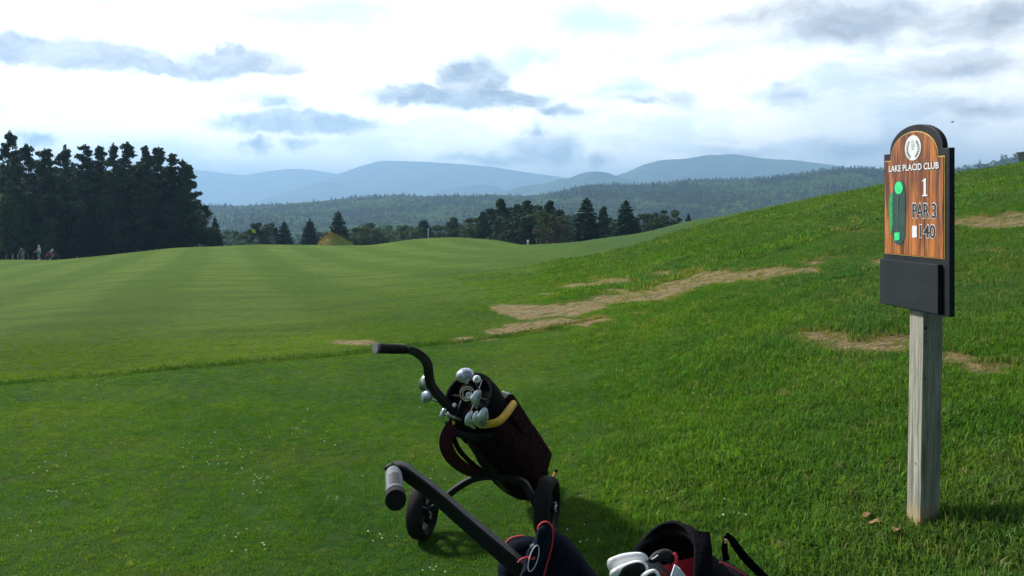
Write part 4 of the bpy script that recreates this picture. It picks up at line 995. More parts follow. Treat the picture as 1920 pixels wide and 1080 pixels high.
MB().add([CA-NA*.035+(u_*math.cos(a)+v_*math.sin(a))*.118 for a in np.linspace(0, 2*np.pi, n_, endpoint=False)], [tuple(range(n_))]).build('inner_well', M['black_fabric'], bagA, False)
dv = MB()
for s in (-.04, .04): dv.add(*sweep([CA-NA*.005+v_*s*.9-u_*.11, CA-NA*.005+v_*s*.9+u_*.11], .006, n=8))
dv.add(*sweep([CA-NA*.005-v_*.115, CA-NA*.005+v_*.115], .006, n=8)); dv.build('divider', M['black_plastic'], bagA)
# pockets: long one on the right flank, ball pocket low, accessory pocket by the top
def pocket(c, a1, a2, a3, name, mat, parent):
    o = MB().add(*box(c, a1, a2, a3)).build(name, mat, parent); b = o.modifiers.new('b', 'BEVEL'); b.width = .02; b.segments = 3; s = o.modifiers.new('s', 'SUBSURF'); s.levels = 1; s.render_levels = 2; return o
rt = nrm(np.cross(axA, (0, 0, 1))); rt = rt if rt[0] > 0 else -rt; uu = nrm(np.cross(rt, axA)); uu = uu if uu[2] > 0 else -uu
pk = pocket(CA+axA*.34+rt*.085+uu*.075, axA*.19, rt*.06, uu*.055, 'side_pocket', M['maroon'], bagA)
MB().add(*sweep(catmull([CA+axA*.17+rt*.09+uu*.108, CA+axA*.34+rt*.10+uu*.119, CA+axA*.52+rt*.09+uu*.112], 5), .0035, n=6)).build('zip', M['black_plastic'], pk)
pocket(CA+axA*.62+rt*.08+uu*.05, axA*.17, rt*.075, uu*.075, 'ball_pocket', M['maroon'], bagA)
pocket(CA+axA*.14-rt*.02-uu*.11+NA*.0, axA*.10, rt*.06, uu*.03, 'front_pocket', M['black_fabric'], bagA)
MB().add(*sweep(catmull([P(963, 757, 3.93), P(955, 768, 3.86), P(945, 781, 3.80), P(933, 791, 3.76), P(918, 795, 3.76), P(905, 797, 3.80)], 5), [.018, .0195, .0195, .019, .018, .016], n=14)).build('lift_handle', M['yellow'], bagA)
MB().add(*ellipsoid(P(851, 792, 3.80), (.008, 0, 0), (0, .008, 0), (0, 0, .013), 10, 6)).build('strap_buckle', M['yellow'], bagA)
MB().add(*ellipsoid(P(852, 759.5, 3.74), (.010, 0, 0), (0, .008, 0), (0, 0, .010), 10, 6)).build('toggle', M['white_plastic'], bagA)
st = catmull([P(853, 795, 3.83), P(840, 812, 3.80), P(836, 832, 3.80), P(845, 855, 3.84), P(862, 872, 3.92), P(882, 884, 4.0), P(903, 890, 4.06)], 6)
MB().add(*sweep(st, .032, 'square', up=(0, 1, 0), asp=.22)).build('shoulder_strap', M['maroon_strap'], bagA)
st = catmull([P(838, 790, 3.86), P(850, 820, 3.84), P(862, 845, 3.88), P(884, 868, 3.98), P(902, 882, 4.06)], 6)
MB().add(*sweep(st, .012, 'square', up=(0, 1, 0), asp=.3)).build('strap_edge', M['black_fabric'], bagA)
MB().add(*box(P(948, 741, 3.96), (.020, .03, -.014), (.006, 0, .012), (0, .006, .002))).build('name_tag', M['white_plastic'], bagA, False)

# ------------------------------------------------------------------ clubs
def puff(out_px, Y0, th, ky=0.0, rings=6, pw=.5):
    """closed cushion: the outline stands at depth Y0 (plus ky per pixel downwards) and swells by th to both sides"""
    o = catmull([np.array([a, b]) for a, b in out_px]+[np.array(out_px[0])], 3)[:-1]; c = o.mean(0); k = len(o); V = []; Fc = []
    to = lambda p, dy: P(p[0], p[1], Y0+ky*(p[1]-c[1])+dy)
    for sg in (-1, 1):
        b = len(V)
        for q in range(rings+1):
            t = q/rings*.96
            for p in o: V.append(to(c+(p-c)*(1-t), sg*(th*(1-(1-t)**2)**pw)))
        for q in range(rings):
            for a in range(k):
                f = (b+q*k+a, b+q*k+(a+1) % k, b+(q+1)*k+(a+1) % k, b+(q+1)*k+a); Fc.append(f if sg < 0 else f[::-1])
        f = tuple(b+rings*k+a for a in range(k)); Fc.append(f if sg < 0 else f[::-1])
        if sg > 0:
            for a in range(k): Fc.append((a, (a+1) % k, b+(a+1) % k, b+a))
    return V, Fc
def shaped_club(outline, Y, inward, label, mat, group=None, badge=None, th=.009, bmat='black_plastic', hosel=None):
    c = np.mean([P(a, b, Y) for a, b in outline], axis=0); r = thing('golf_club', label, 'golf club', tuple(inward), group)
    h = MB().add(*puff(outline, Y, th)).build('head', M[mat], r)
    if badge: MB().add(*puff(badge, Y-th*.8, .005)).build('cavity_badge', M[bmat], h)
    a = P(hosel[0], hosel[1], Y) if hosel else c
    MB().add(*sweep([a, a+nrm(np.asarray(inward)-a)*.05], .0075, n=10)).build('hosel', M['steel'], h)
    MB().add(*sweep([a, inward], .0048, n=8)).build('shaft', M['steel_dark'], r); return r
def shaft(r, head, endp, mat='steel_dark'):
    MB().add(*sweep([head, endp], .0048, n=8)).build('shaft', M[mat], r)
def wood_club(c, inward, mat, label, size=(.052, .028, .045), toe=(1, 0, .1), group=None):
    c = np.asarray(c, float); r = thing('golf_club', label, 'golf club', tuple(inward), group)
    dn = nrm(np.asarray(inward)-c); t = nrm(np.asarray(toe)-np.dot(toe, dn)*dn); f = np.cross(dn, t)
    V, Fc = ellipsoid(c, t*size[0], f*size[2], dn*size[1], 20, 12); V = np.array(V)
    d = (V-c)@dn; V = V+np.outer(np.where(d > 0, -d*.25, 0), dn)
    h = MB().add(V, Fc).build('head', M[mat], r)
    ln = MB()
    for q in (-.3, .05, .4): 
        ln.add(*sweep([c-dn*size[1]*(.93-.2*abs(q))+t*size[0]*x_+f*size[2]*q for x_ in np.linspace(-.35, .35, 5)], .0016, n=5))
    ln.build('sole_line', M['black_plastic'], h)
    shaft(r, c+dn*size[1]*.5-t*size[0]*.55, inward); return r
def iron_club(c, inward, toe, label, mat='steel', sc=1.0, group=None, cavity=True, thick=.010):
    c = np.asarray(c, float); r = thing('golf_club', label, 'golf club', tuple(inward), group)
    dn = nrm(np.asarray(inward)-c); t = nrm(np.asarray(toe)-np.dot(toe, dn)*dn); f = np.cross(dn, t)
    ol = [(-.036, .020), (-.030, -.006), (-.024, -.022), (-.005, -.029), (.018, -.030), (.034, -.024), (.043, -.010), (.046, .008), (.043, .022), (.034, .030), (.010, .026), (-.018, .024)]
    ol = catmull(ol+[ol[0]], 3)[:-1]; ol = [(a*sc, b*sc) for a, b in ol]
    to3 = lambda a, b, h: c+t*a+dn*b+f*h
    mb = MB(); mb.add(*prism(ol, to3, -thick*.5*sc, thick*.5*sc))
    mb.add(*prism([(a*.98, b*.40-.016*sc) for a, b in ol], to3, -thick*.75*sc, thick*.75*sc))      # wider sole
    mb.add(*sweep([to3(-.030*sc, .010*sc, 0), to3(-.034*sc, .055*sc, 0)], .0075*sc, n=10))
    h = mb.build('head', M[mat], r, False)
    if cavity:
        for sg in (-1, 1): MB().add(*prism([(a*.74+.006*sc, b*.52+.008*sc) for a, b in ol], to3, sg*thick*.5*sc, sg*(thick*.5+.0015)*sc)).build('cavity_badge', M['black_plastic'], h, False)
    shaft(r, to3(-.034*sc, .05*sc, 0), inward); return r
GA = 'clubs in the maroon bag'
inA = lambda a, b, d=.25: CA+axA*d+u_*a+v_*b
wood_club(P(800, 716, 3.88), inA(.03, .03), 'olive_paint', 'greenish grey wood head left of the cart tube, the higher of two', toe=(.3, 0, 1), size=(.050, .034, .042))
wood_club(P(802, 742, 3.86), inA(.0, .05), 'silver_paint', 'silver wood head left of the cart tube, the lower of two', toe=(1, 0, -.2), size=(.045, .030, .038))
wood_club(P(872, 704, 3.72), inA(.05, .0), 'silver_paint', 'large silver wood head standing at the top of the maroon bag', toe=(1, 0, 0), size=(.044, .032, .036))
wood_club(P(894, 711, 3.76), inA(.06, -.03), 'white_plastic', 'white knob-shaped club end beside the large silver wood head', toe=(1, 0, 0), size=(.019, .018, .019))
shaped_club([(881, 747), (887, 738), (895, 731), (902, 732), (902.5, 741), (900.5, 750), (897, 761), (893, 767), (889, 763), (884, 755)], 3.64, inA(.02, -.04), 'single steel wedge head beside the round badge', 'steel', GA, [(889, 754), (894, 743), (901, 736), (901, 748), (897, 760), (893, 765), (889, 761)], bmat='steel_dark')
shaped_club([(871, 794), (872, 784), (877, 775), (882, 771), (887, 772), (884, 779), (883, 788), (886, 796), (892, 803), (888, 804), (880, 800), (873, 797)], 3.66, inA(-.04, -.02), 'leftmost of the three steel iron heads by the yellow handle', 'steel', GA)
shaped_club([(885, 791), (885, 783), (889, 774), (895, 770), (897, 776), (896, 788), (899, 797), (904, 803), (898, 802), (889, 796)], 3.645, inA(-.04, -.03), 'middle of the three steel iron heads by the yellow handle', 'steel', GA)
shaped_club([(895, 781), (902, 768), (909, 764), (914, 768), (916, 784), (913, 797), (908, 804), (901, 797), (896, 789)], 3.63, inA(-.04, -.04), 'rightmost of the three steel iron heads, touching the yellow handle', 'steel', GA, [(897, 789), (905, 787), (909, 775), (913, 772), (913, 786), (909, 798), (906, 801), (901, 796)], bmat='steel_dark')
shaped_club([(824, 780), (827, 771), (832, 765), (837, 768), (834, 776), (832, 784), (827, 785)], 3.70, inA(-.05, .06), 'small iron head at the left edge of the maroon bag', 'steel', GA)
shaped_club([(836, 780), (838, 772), (843, 775), (843, 781), (839, 783)], 3.69, inA(-.05, .05), 'small iron head between the bag edge and the cart tube', 'steel', GA)
# putter cover with round badge
hc = P(876, 738, 3.72); pc = thing('putter_cover', 'black putter cover with a round cream ring badge in the maroon bag', 'putter cover', tuple(hc-NA*.04))
fN = nrm(np.array([0, 0, EYE])-hc); fx, fy, fz = frame(fN)
pcb = MB().add(*ellipsoid(hc-fN*.022, fx*.040, fy*.046, fN*.022, 20, 10)).build('cover', M['black_fabric'], pc)
bd = MB(); bd.add(*lathe(hc+fN*.001, fN, [(.0335, 0), (.0345, .003), (.0318, .004), (.0308, 0)], 32)); bd.add(*lathe(hc+fN*.001, fN, [(.0215, 0), (.0225, .003), (.0200, .004), (.0190, 0)], 32))
bd.build('badge_ring', M['cream'], pcb)
tk = MB()
for i in range(20):
    if i in (0, 1, 10, 11): continue
    a = i/20*2*np.pi; d = np.cos(a)*fx+np.sin(a)*fy; e = np.cross(fN, d); tk.add(*box(hc+fN*.003+d*.0265, d*.0028, e*.0018, fN*.001))
tk.build('badge_letters', M['cream'], pcb, False)
MB().add(*lathe(hc+fN*.002+fx*.006-fy*.006, fN, [(.0135, 0), (.0135, .004), (.0045, .005), (.004, .001)], 24)).build('badge_disc', M['white_plastic'], pcb)
MB().add(*sweep([hc-fN*.03, inA(.02, .0)], .0048, n=8)).build('shaft', M['steel_dark'], pc)

# ------------------------------------------------------------------ near push cart (B)
axB = nrm((.66, .26, -.70)); NB = -axB
TB = np.array([.375, 2.0, .785]); BB = TB+axB*.86
cartB = thing('golf_push_cart', 'black push cart in the foreground with grey grip and wide flat bar', 'golf cart', (.45, 2.1, gz(.45, 2.1)), 'push carts')
grip_pts = [P(738, 888, 2.03), P(739, 898, 1.99), P(741, 930, 1.895)]
gB = MB().add(*sweep(catmull(grip_pts, 4), [.0205, .0215, .0220], n=24)).build('grip', M['grey_grip'], cartB)
MB().add(*sweep([P(741.0, 929, 1.90), P(742, 938, 1.865)], [.0250, .0245], n=28)).build('end_cap', M['black_rubber'], gB)
ga = np.array(grip_pts[1]); gb2 = np.array(grip_pts[2]); gd_ = nrm(gb2-ga); tocam = nrm(np.array([0, 0, EYE])-ga); sdv = nrm(np.cross(gd_, tocam)); fr_ = np.cross(sdv, gd_)
pv = []
for i in range(9):
    t = .12+.62*i/8
    for j in range(7):
        a = (j-3)/3*.62; pv.append(ga*(1-t)+gb2*t+.0226*(np.cos(a)*fr_+np.sin(a)*sdv))
MB().add(pv, [(i*7+j, i*7+j+1, (i+1)*7+j+1, (i+1)*7+j) for i in range(8) for j in range(6)]).build('grip_panel', M['grip_panel'], gB)
bar = catmull([P(733, 884, 2.04), P(740, 878, 2.05), P(757, 882, 2.04), P(775, 895, 2.03), P(800, 914, 2.02), P(835, 943, 2.01), P(870, 974, 2.0), P(905, 1004, 1.99), P(945, 1038, 1.98), P(985, 1073, 1.97), P(1030, 1112, 1.97), P(1090, 1165, 1.98), P(1150, 1230, 2.0)], 5)
MB().add(*sweep(bar, [.0165, .0165, .0165, .017, .0185, .019, .020], 'square', up=(0, 1, 0), asp=1.0)).build('handle_bar', M['black_paint'], cartB)
dB = nrm((.93, .36, 0)); sB = np.array([dB[1], -dB[0], 0])
fB = np.array([1.05, 2.28, 0]); fB[2] = gz(*fB[:2])+.125
lowB = [bar[-1], np.array([.55, 2.06, .42]), np.array([.82, 2.18, .22]), fB+[-.10, -.04, .06]]
MB().add(*sweep(catmull(lowB, 5), .018, 'square')).build('main_tube', M['black_paint'], cartB)
w1 = np.array([.50, 2.42, 0]); w1[2] = gz(*w1[:2])+RW; w2 = np.array([.72, 1.76, 0]); w2[2] = gz(*w2[:2])+RW
w1 = np.array([.30, 2.36, gz(.30, 2.36)+RW]); w2 = np.array([.52, 1.74, gz(.52, 1.74)+RW])
wheel(w1, -sB, RW, .062, cartB); wheel(w2, sB, RW, .062, cartB); wheel(fB, sB, .125, .05, cartB)
MB().add(*sweep(catmull([w1+sB*.035, w1+sB*.12+[0, 0, .12], np.array([.55, 2.06, .40]), w2-sB*.12+[0, 0, .12], w2-sB*.035], 5), .015, 'square')).build('axle_frame', M['black_paint'], cartB)

bagB = thing('golf_bag', 'black golf bag with red lining and arched hood in the foreground', 'golf bag', tuple(BB))
V, Fc, ax2, u2, v2 = bag_body(TB, BB, [.120, .122, .124, .130, .142, .15, .15, .14, .12], (0, 0, 1), 2.4, seed=8)
MB().add(V, Fc).build('body', M['black_fabric'], bagB)
rr_ = [TB+(u2*math.cos(a)+v2*math.sin(a))*.124 for a in np.linspace(0, 2*np.pi, 41)]
MB().add(*sweep(rr_, .016, n=12, up=tuple(NB), caps=False)).build('rim', M['black_fabric'], bagB)
lin = [TB+NB*h+(u2*math.cos(a)+v2*math.sin(a))*r for h, r in ((.0, .114), (-.06, .110), (-.16, .105)) for a in np.linspace(0, 2*np.pi, 32, endpoint=False)]
MB().add(lin, [(i*32+j, i*32+(j+1) % 32, (i+1)*32+(j+1) % 32, (i+1)*32+j) for i in range(2) for j in range(32)]+[tuple(64+j for j in range(32))]).build('lining', M['black_fabric'], bagB)
# arched hood over the far rim
hood = MB(); hv = []
for i in range(15):
    a = (i-7)/7*1.35; 
    for (h, r) in ((-.03, .126), (.01, .132), (.035, .129), (.038, .120), (.01, .116)): hv.append(TB+NB*h*math.cos(a*.9)+(u2*math.cos(a)+v2*math.sin(a))*r)
hood.add(hv, [(i*5+j, i*5+j+1, (i+1)*5+j+1, (i+1)*5+j) for i in range(14) for j in range(4)]); hood.build('hood', M['black_fabric'], bagB)
MB().add([P(1222, 1066, 1.97), P(1316, 1040, 1.97), P(1316, 1120, 1.95), P(1222, 1120, 1.95), P(1222, 1066, 1.985), P(1316, 1040, 1.985), P(1316, 1120, 1.965), P(1222, 1120, 1.965)], [(0, 1, 2, 3), (7, 6, 5, 4), (0, 4, 5, 1), (1, 5, 6, 2), (2, 6, 7, 3), (3, 7, 4, 0)]).build('red_divider', M['red_lining'], bagB, False)
MB().add(*sweep(catmull([P(1314, 1000, 1.93), P(1318, 1030, 1.90), P(1318, 1060, 1.88), P(1316, 1110, 1.86)], 5), .020, 'square', up=(0, 1, 0), asp=.5)).build('rim_strut', M['black_fabric'], bagB)
MB().add(*sweep(catmull([P(1362, 1000, 2.06), P(1372, 1012, 2.07), P(1392, 1040, 2.09), P(1418, 1068, 2.12), P(1460, 1110, 2.16), P(1500, 1160, 2.2)], 5), [.004, .009, .011, .011, .011, .011], 'square', up=(0, 1, 0), asp=.35)).build('shoulder_strap', M['black_fabric'], bagB)
MB().add(*sweep([P(1361, 1004, 2.06), P(1358, 1028, 2.06), P(1362, 1050, 2.08)], [.004, .008, .008], 'square', up=(0, 1, 0), asp=.35)).build('strap_loop', M['black_fabric'], bagB)
MB().add(*box(P(1361, 1015, 2.045), (.003, 0, 0), (0, .003, 0), (0, 0, .005))).build('strap_glint', M['steel'], bagB, False)  # small steel block added to stand for a white glint on the strap
MB().add(*sweep(catmull([P(1350, 1054, 1.90), P(1378, 1066, 1.93), P(1400, 1082, 1.97), P(1430, 1110, 2.0)], 4), .0022, n=6)).build('piping', M['red_piping'], bagB)
pocket(TB+axB*.40+u2*.10, axB*.22, v2*.09, u2*.05, 'top_pocket', M['black_fabric'], bagB)
inB = lambda a, b, d=.28: TB+axB*d+u2*a+v2*b
# headcovers
def thickline(parent, pts, r, mat, nm): return MB().add(*sweep(catmull(pts, 6), r, n=8)).build(nm, M[mat], parent)
h1 = thing('headcover', 'black headcover with red piping and a white oval ring, nearest the cart bar', 'headcover', tuple(inB(.0, .03)))
b1 = MB().add(*puff([(1026, 984), (1037, 989), (1051, 998), (1070, 1014), (1088, 1035), (1104, 1058), (1122, 1080), (1142, 1108), (1130, 1140), (1080, 1150), (1030, 1130), (1008, 1090), (1010, 1040), (1014, 1005)], 1.93, .055, .0002)).build('cover', M['navy_fabric'], h1)
MB().add(*sweep([P(1090, 1110, 1.93), inB(0, .03)], .006, n=8)).build('shaft', M['steel_dark'], h1)
gus = [(1010, 987), (1017, 980.5), (1026, 979.5), (1033, 986), (1036.5, 1000), (1034.5, 1023), (1028.5, 1046), (1021.5, 1070), (1012, 1110), (985, 1124), (955, 1118), (966, 1095), (979, 1069), (984, 1046), (991, 1028), (1003, 1010), (1007, 996)]
MB().add(*puff(gus, 1.875, .016, -.0002, pw=.35)).build('front_panel', M['navy_fabric'], b1)
pY = lambda y: 1.871-.0002*(y-1046)
thickline(b1, [P(a, b, pY(b)) for a, b in [(1008, 993), (1010.5, 986), (1017, 979.8), (1026, 978.8), (1033.5, 985.5), (1037, 1000), (1035, 1023), (1029, 1046), (1022, 1070), (1013, 1105)]], .0021, 'red_piping', 'piping')
ring = [P(1000.5+7.6*math.cos(a)-7*math.sin(a)*-1.0, 1047-24.5*math.sin(a)+1.5*math.cos(a), 1.857-.0002*(-24.5*math.sin(a))) for a in np.linspace(0, 2*np.pi, 33)]
MB().add(*sweep(ring, .0012, n=6, caps=False)).build('ring_mark', M['letter_white'], b1)
MB().add(*puff([(993, 1045), (998, 1046), (1002, 1043), (1004, 1049), (999, 1050), (995, 1049)], 1.856, .002)).build('red_mark', M['red_piping'], b1)
MB().add(*puff([(993, 1021), (997, 1022), (1000, 1019), (1002, 1022), (998, 1026), (995, 1028)], 1.858, .0015)).build('white_mark', M['letter_white'], b1)
h2 = thing('headcover', 'smaller black headcover with red piping behind the ringed one', 'headcover', tuple(inB(.0, -.02)))
b2 = MB().add(*puff([(944, 1030), (947, 1021), (955, 1011), (966, 1006.5), (985, 1004.5), (1000, 1007), (1015, 1020), (1030, 1060), (1050, 1110), (1000, 1150), (940, 1120), (933, 1070), (938, 1047)], 2.045, .045)).build('cover', M['navy_fabric'], h2)
MB().add(*sweep([P(1010, 1110, 2.04), inB(0, -.02)], .006, n=8)).build('shaft', M['steel_dark'], h2)
thickline(b2, [P(a, b, 2.035) for a, b in [(944.5, 1029), (947, 1021), (955, 1011), (966, 1006.5), (982, 1004.5)]], .0022, 'red_piping', 'piping')
thickline(b1, [P(a, b, 1.86) for a, b in [(971, 1055), (976, 1049.5), (983, 1046), (993, 1044.5)]], .0019, 'red_piping', 'piping')
GB = 'clubs in the foreground bag'
shaped_club([(1138, 1060), (1140, 1049), (1154, 1042), (1171, 1037), (1190, 1035), (1204, 1036), (1214, 1043), (1215, 1052), (1206, 1056), (1192, 1054), (1172, 1056), (1158, 1063), (1144, 1071)], 1.92, inB(0, .05), 'largest white iron head, highest at the bottom edge of the photo', 'white_paint', GB, th=.013, hosel=(1205, 1048))
shaped_club([(1143, 1082), (1144, 1071), (1162, 1060), (1180, 1053), (1198, 1050), (1212, 1056), (1216, 1067), (1210, 1080), (1190, 1092), (1160, 1096)], 1.885, inB(-.02, .05), 'white iron head with a black cavity lying below the largest one', 'white_paint', GB, [(1158, 1082), (1166, 1066), (1182, 1057), (1200, 1055), (1210, 1062), (1208, 1075), (1190, 1087), (1165, 1090)], th=.013, hosel=(1208, 1068))
shaped_club([(1198, 1084), (1202, 1077), (1214, 1069), (1228, 1067), (1237, 1076), (1236, 1090), (1215, 1096)], 1.865, inB(-.03, .03), 'lowest white iron head, cut by the bottom edge', 'white_paint', GB, [(1208, 1086), (1214, 1077), (1226, 1073), (1231, 1080), (1226, 1090)], th=.011, hosel=(1230, 1078))
r5 = shaped_club([(1215, 1048), (1226, 1036), (1241, 1029.5), (1254, 1030), (1263, 1036), (1269, 1045), (1266, 1056), (1258, 1059), (1248, 1052), (1237, 1052), (1224, 1057)], 1.925, inB(.02, -.03), 'small black hybrid head with a red edge in front of the red lining', 'black_plastic', GB, th=.016, hosel=(1226, 1052))
thickline(r5.children[0], [P(1264, 1037, 1.915), P(1268.5, 1045, 1.912), P(1266, 1056, 1.912), P(1261, 1059, 1.912)], .0042, 'red_piping', 'red_edge')
thickline(r5.children[0], [P(1222, 1049, 1.905), P(1228, 1045, 1.905), P(1234, 1041, 1.905)], .0016, 'letter_white', 'white_mark')
sc_ = MB(); c0 = [P(1252, 1100, 1.86), P(1265, 1060, 1.86), P(1275, 1067, 1.855), P(1300, 1100, 1.85)]
sc_.add(c0+[p+np.array([0, .004, .001]) for p in c0], [(0, 1, 2, 3), (7, 6, 5, 4), (0, 4, 5, 1), (1, 5, 6, 2), (2, 6, 7, 3), (3, 7, 4, 0)])
o = sc_.build('scorecard', M['paper'], None, False, loc=tuple(c0[0])); tag(o, 'folded white scorecard tucked by the red lining of the front bag', 'scorecard')

# ------------------------------------------------------------------ golfers' carts by the wood
def small_cart(px, Y, label, mat, flip=1):
    x = (px-960)/F*Y; zb = Hs(x, Y); r = thing('golf_push_cart', label, 'golf cart', (x, Y, zb), 'push carts by the wood'); c = np.array([x, Y, zb]); ax2_ = np.array([flip*1., .2, 0]); ax2_ = nrm(ax2_); sd_ = np.array([-ax2_[1], ax2_[0], 0])
    MB().add(*sweep(catmull([c+ax2_*-.55+[0, 0, 1.0], c+ax2_*-.35+[0, 0, .9], c+[0, 0, .45], c+ax2_*.42+[0, 0, .16]], 4), .022, 'square')).build('frame', M['silver_paint'], r)
    for s in (-1, 1): wheel(c+sd_*s*.3-ax2_*.15+[0, 0, .15], sd_, .15, .06, r)
    wheel(c+ax2_*.42+[0, 0, .13], sd_, .13, .05, r)
    b = thing('golf_bag', label.replace('push cart', 'golf bag on its cart'), 'golf bag', tuple(c+ax2_*.42+[0, 0, .28]), 'golf bags by the wood')
    T1 = c+ax2_*-.28+[0, 0, 1.0]; B1 = c+ax2_*.36+[0, 0, .30]; V, Fc, *_ = bag_body(T1, B1, [.13, .14, .16, .18, .15], (0, 0, 1)); MB().add(V, Fc).build('body', M[mat], b)
    MB().add(*sweep([T1+[0, .0, .0], T1+(T1-B1)*.08], .10, n=12)).build('club_cover', M['shirt_white'], b)
small_cart(91, 95.0, 'red push cart right beside the stooping golfer', 'red_cloth', -1)
small_cart(105, 96.0, 'grey push cart standing right of the red one by the wood', 'dark_cloth', 1)

# ------------------------------------------------------------------ hole sign
PL = np.array([1.636, 3.52]); PR = np.array([1.695, 3.10]); WS = float(np.linalg.norm(PR-PL)); US = np.array([(PR-PL)[0]/WS, (PR-PL)[1]/WS, 0]); NS = np.array([US[1], -US[0], 0]); UP = np.array([0, 0, 1.])
if NS[0] > 0: NS = -NS
ORG = np.array([PL[0], PL[1], 0])
def S3(a, z, h=0.0): return ORG+US*a+UP*z+NS*h
def spx(px, py):
    """point of the sign's face seen at a pixel -> (along, height)"""
    k = (px-960)/F; t = (k*3.52-1.636)/(.059+.42*k); Yd = 3.52-.42*t; return t*WS, EYE-(py-390)/F*Yd
baseS = np.array([1.735, 3.29, Hs(1.735, 3.29)])
sign = thing('hole_sign', 'wooden hole one sign with arched black board on a weathered post', 'golf sign', tuple(baseS))
def arch_outline(a0, a1, z0, zs, c, rx, zt, n=22):
    pts = [(a0, z0), (a1, z0), (a1, zs)]
    for i in range(n+1): t = math.pi*i/n; pts.append((c+rx*math.cos(t), zs+(zt-zs)*math.sin(t)**.92))
    pts.append((a0, zs)); return pts
TH_ = .024
cA = spx(1728, 240)[0]; plate = arch_outline(0, WS, 1.277, 1.935, WS*.505, WS*.405, 2.045)
bo = MB().add(*prism(plate, S3, -TH_, 0)).build('backboard', M['sign_black'], sign, False)
bv = bo.modifiers.new('b', 'BEVEL'); bv.width = .003; bv.segments = 2; bv.limit_method = 'ANGLE'
a0, zb_ = spx(1661.4, 476.3); a1, _ = spx(1773.3, 480); a0 = .012; a1 = WS*.945
wood_ol = arch_outline(a0, a1, 1.500, 1.905, WS*.49, WS*.365, 2.018)
wood_in = arch_outline(a0+.004, a1-.004, 1.504, 1.901, WS*.49, WS*.365-.004, 2.014)
def wood_mat():
    m, n = new_mat('stained_cedar'); t = n.node('ShaderNodeTexCoord')
    v = n.scale(t.outputs['Object'], (1, 1, .085))
    nz = n.noise(n.scale(v, (1, 1, .6)), 60, 6, .65, .9); nz2 = n.noise(n.scale(t.outputs['Object'], (1, 1, .09)), 17, 4, .6, 1.2)
    c = n.mix(n.smooth(nz2.outputs[0], .36, .62), (.105, .026, .009, 1), (.47, .155, .027, 1))
    c = n.mix(n.smooth(nz.outputs[0], .50, .70), c, (.045, .012, .006, 1))
    c = n.mix(n.math('MULTIPLY', n.smooth(nz.outputs[0], .42, .25), .6), c, (.58, .27, .07, 1))
    n.link(c, n.bs.inputs['Base Color']); n.bs.inputs['Roughness'].default_value = .45; return m
MB().add(*prism(wood_ol, S3, -.002, .003)).build('gold_trim', M['gold'], sign, False)
MB().add(*prism(wood_in, S3, .001, .006)).build('wood_panel', wood_mat(), sign, False)
pb = MB().add(*prism([(.002, 1.283), (WS*.905, 1.283), (WS*.905, 1.478), (.002, 1.478)], S3, -.001, .020)).build('blank_panel', M['sign_blank'], sign, False)
bv = pb.modifiers.new('b', 'BEVEL'); bv.width = .002; bv.segments = 2
# emblem
ec = spx(1714.8, 277.3); ER = .052
em = MB().add(*prism([(ec[0]+ER*math.cos(t), ec[1]+ER*math.sin(t)) for t in np.linspace(0, 2*np.pi, 40, endpoint=False)], S3, .004, .008)).build('emblem', M['letter_white'], sign, False)
lf = MB(); gy = MB()
for s in (-1, 1):
    for i in range(9):
        t = -1.15+i*.24; rad_ = ER*.72; cx, cz = ec[0]+s*rad_*math.cos(t), ec[1]+rad_*math.sin(t)-.004
        for q in (-1, 1):
            an = t+math.pi/2+q*.7; dx, dz = math.cos(an)*s, math.sin(an); l = .010; wv = .0032
            lf.add(*prism([(cx, cz), (cx+dx*l*.5-dz*wv, cz+dz*l*.5+dx*wv), (cx+dx*l, cz+dz*l), (cx+dx*l*.5+dz*wv, cz+dz*l*.5-dx*wv)], S3, .008, .0088+.0002*q))
lf.build('wreath', M['emblem_green'], em, False)
for (dx, dz, r) in ((0, .022, .0085), (-.006, .008, .007), (.007, .009, .0065), (0, -.004, .006), (-.004, .030, .004)):
    gy.add(*lathe(S3(ec[0]+dx, ec[1]+dz, .0082), NS, [(r, 0), (r, .0008), (r*.6, .001), (r*.55, 0)], 16))
gy.build('centre_motif', M['emblem_grey'], em, False)
# hole map
def loop(pts_px, k=5): return [spx(*p) for p in catmull(pts_px+[pts_px[0]], k)[:-1]]
MB().add(*prism(loop([(1677, 365), (1679, 350), (1686, 340), (1694, 340), (1699, 348), (1700, 362), (1700, 400), (1700, 435), (1697, 451), (1690, 459), (1682, 456), (1678, 445), (1677, 410)]), S3, .004, .008)).build('hole_map', M['map_dark'], sign, False)
hm = sign.children[-1]
hm = [c for c in sign.children if c.name.startswith('hole_map')][0]
MB().add(*prism([spx(1689+7.6*math.cos(t), 352.4+12*math.sin(t)) for t in np.linspace(0, 2*np.pi, 24, endpoint=False)], S3, .008, .010)).build('green_mark', M['map_green'], hm, False)
MB().add(*prism([spx(1680.8, 451), spx(1690.6, 450), spx(1690.8, 435.6), spx(1681, 436.4)], S3, .008, .010)).build('tee_mark', M['map_green'], hm, False)
MB().add(*prism([spx(1685.6, 436), spx(1686.8, 436), spx(1687.8, 364), spx(1686.6, 364)], S3, .008, .0095)).build('line_of_play', M['map_line'], hm, False)
MB().add(*prism(loop([(1676.4, 361), (1672, 363), (1669.5, 375), (1669.5, 395), (1671, 415), (1672, 436), (1674, 438), (1676.4, 425), (1676.4, 395)]), S3, .004, .0075)).build('tree_strip', M['map_leaf'], hm, False)
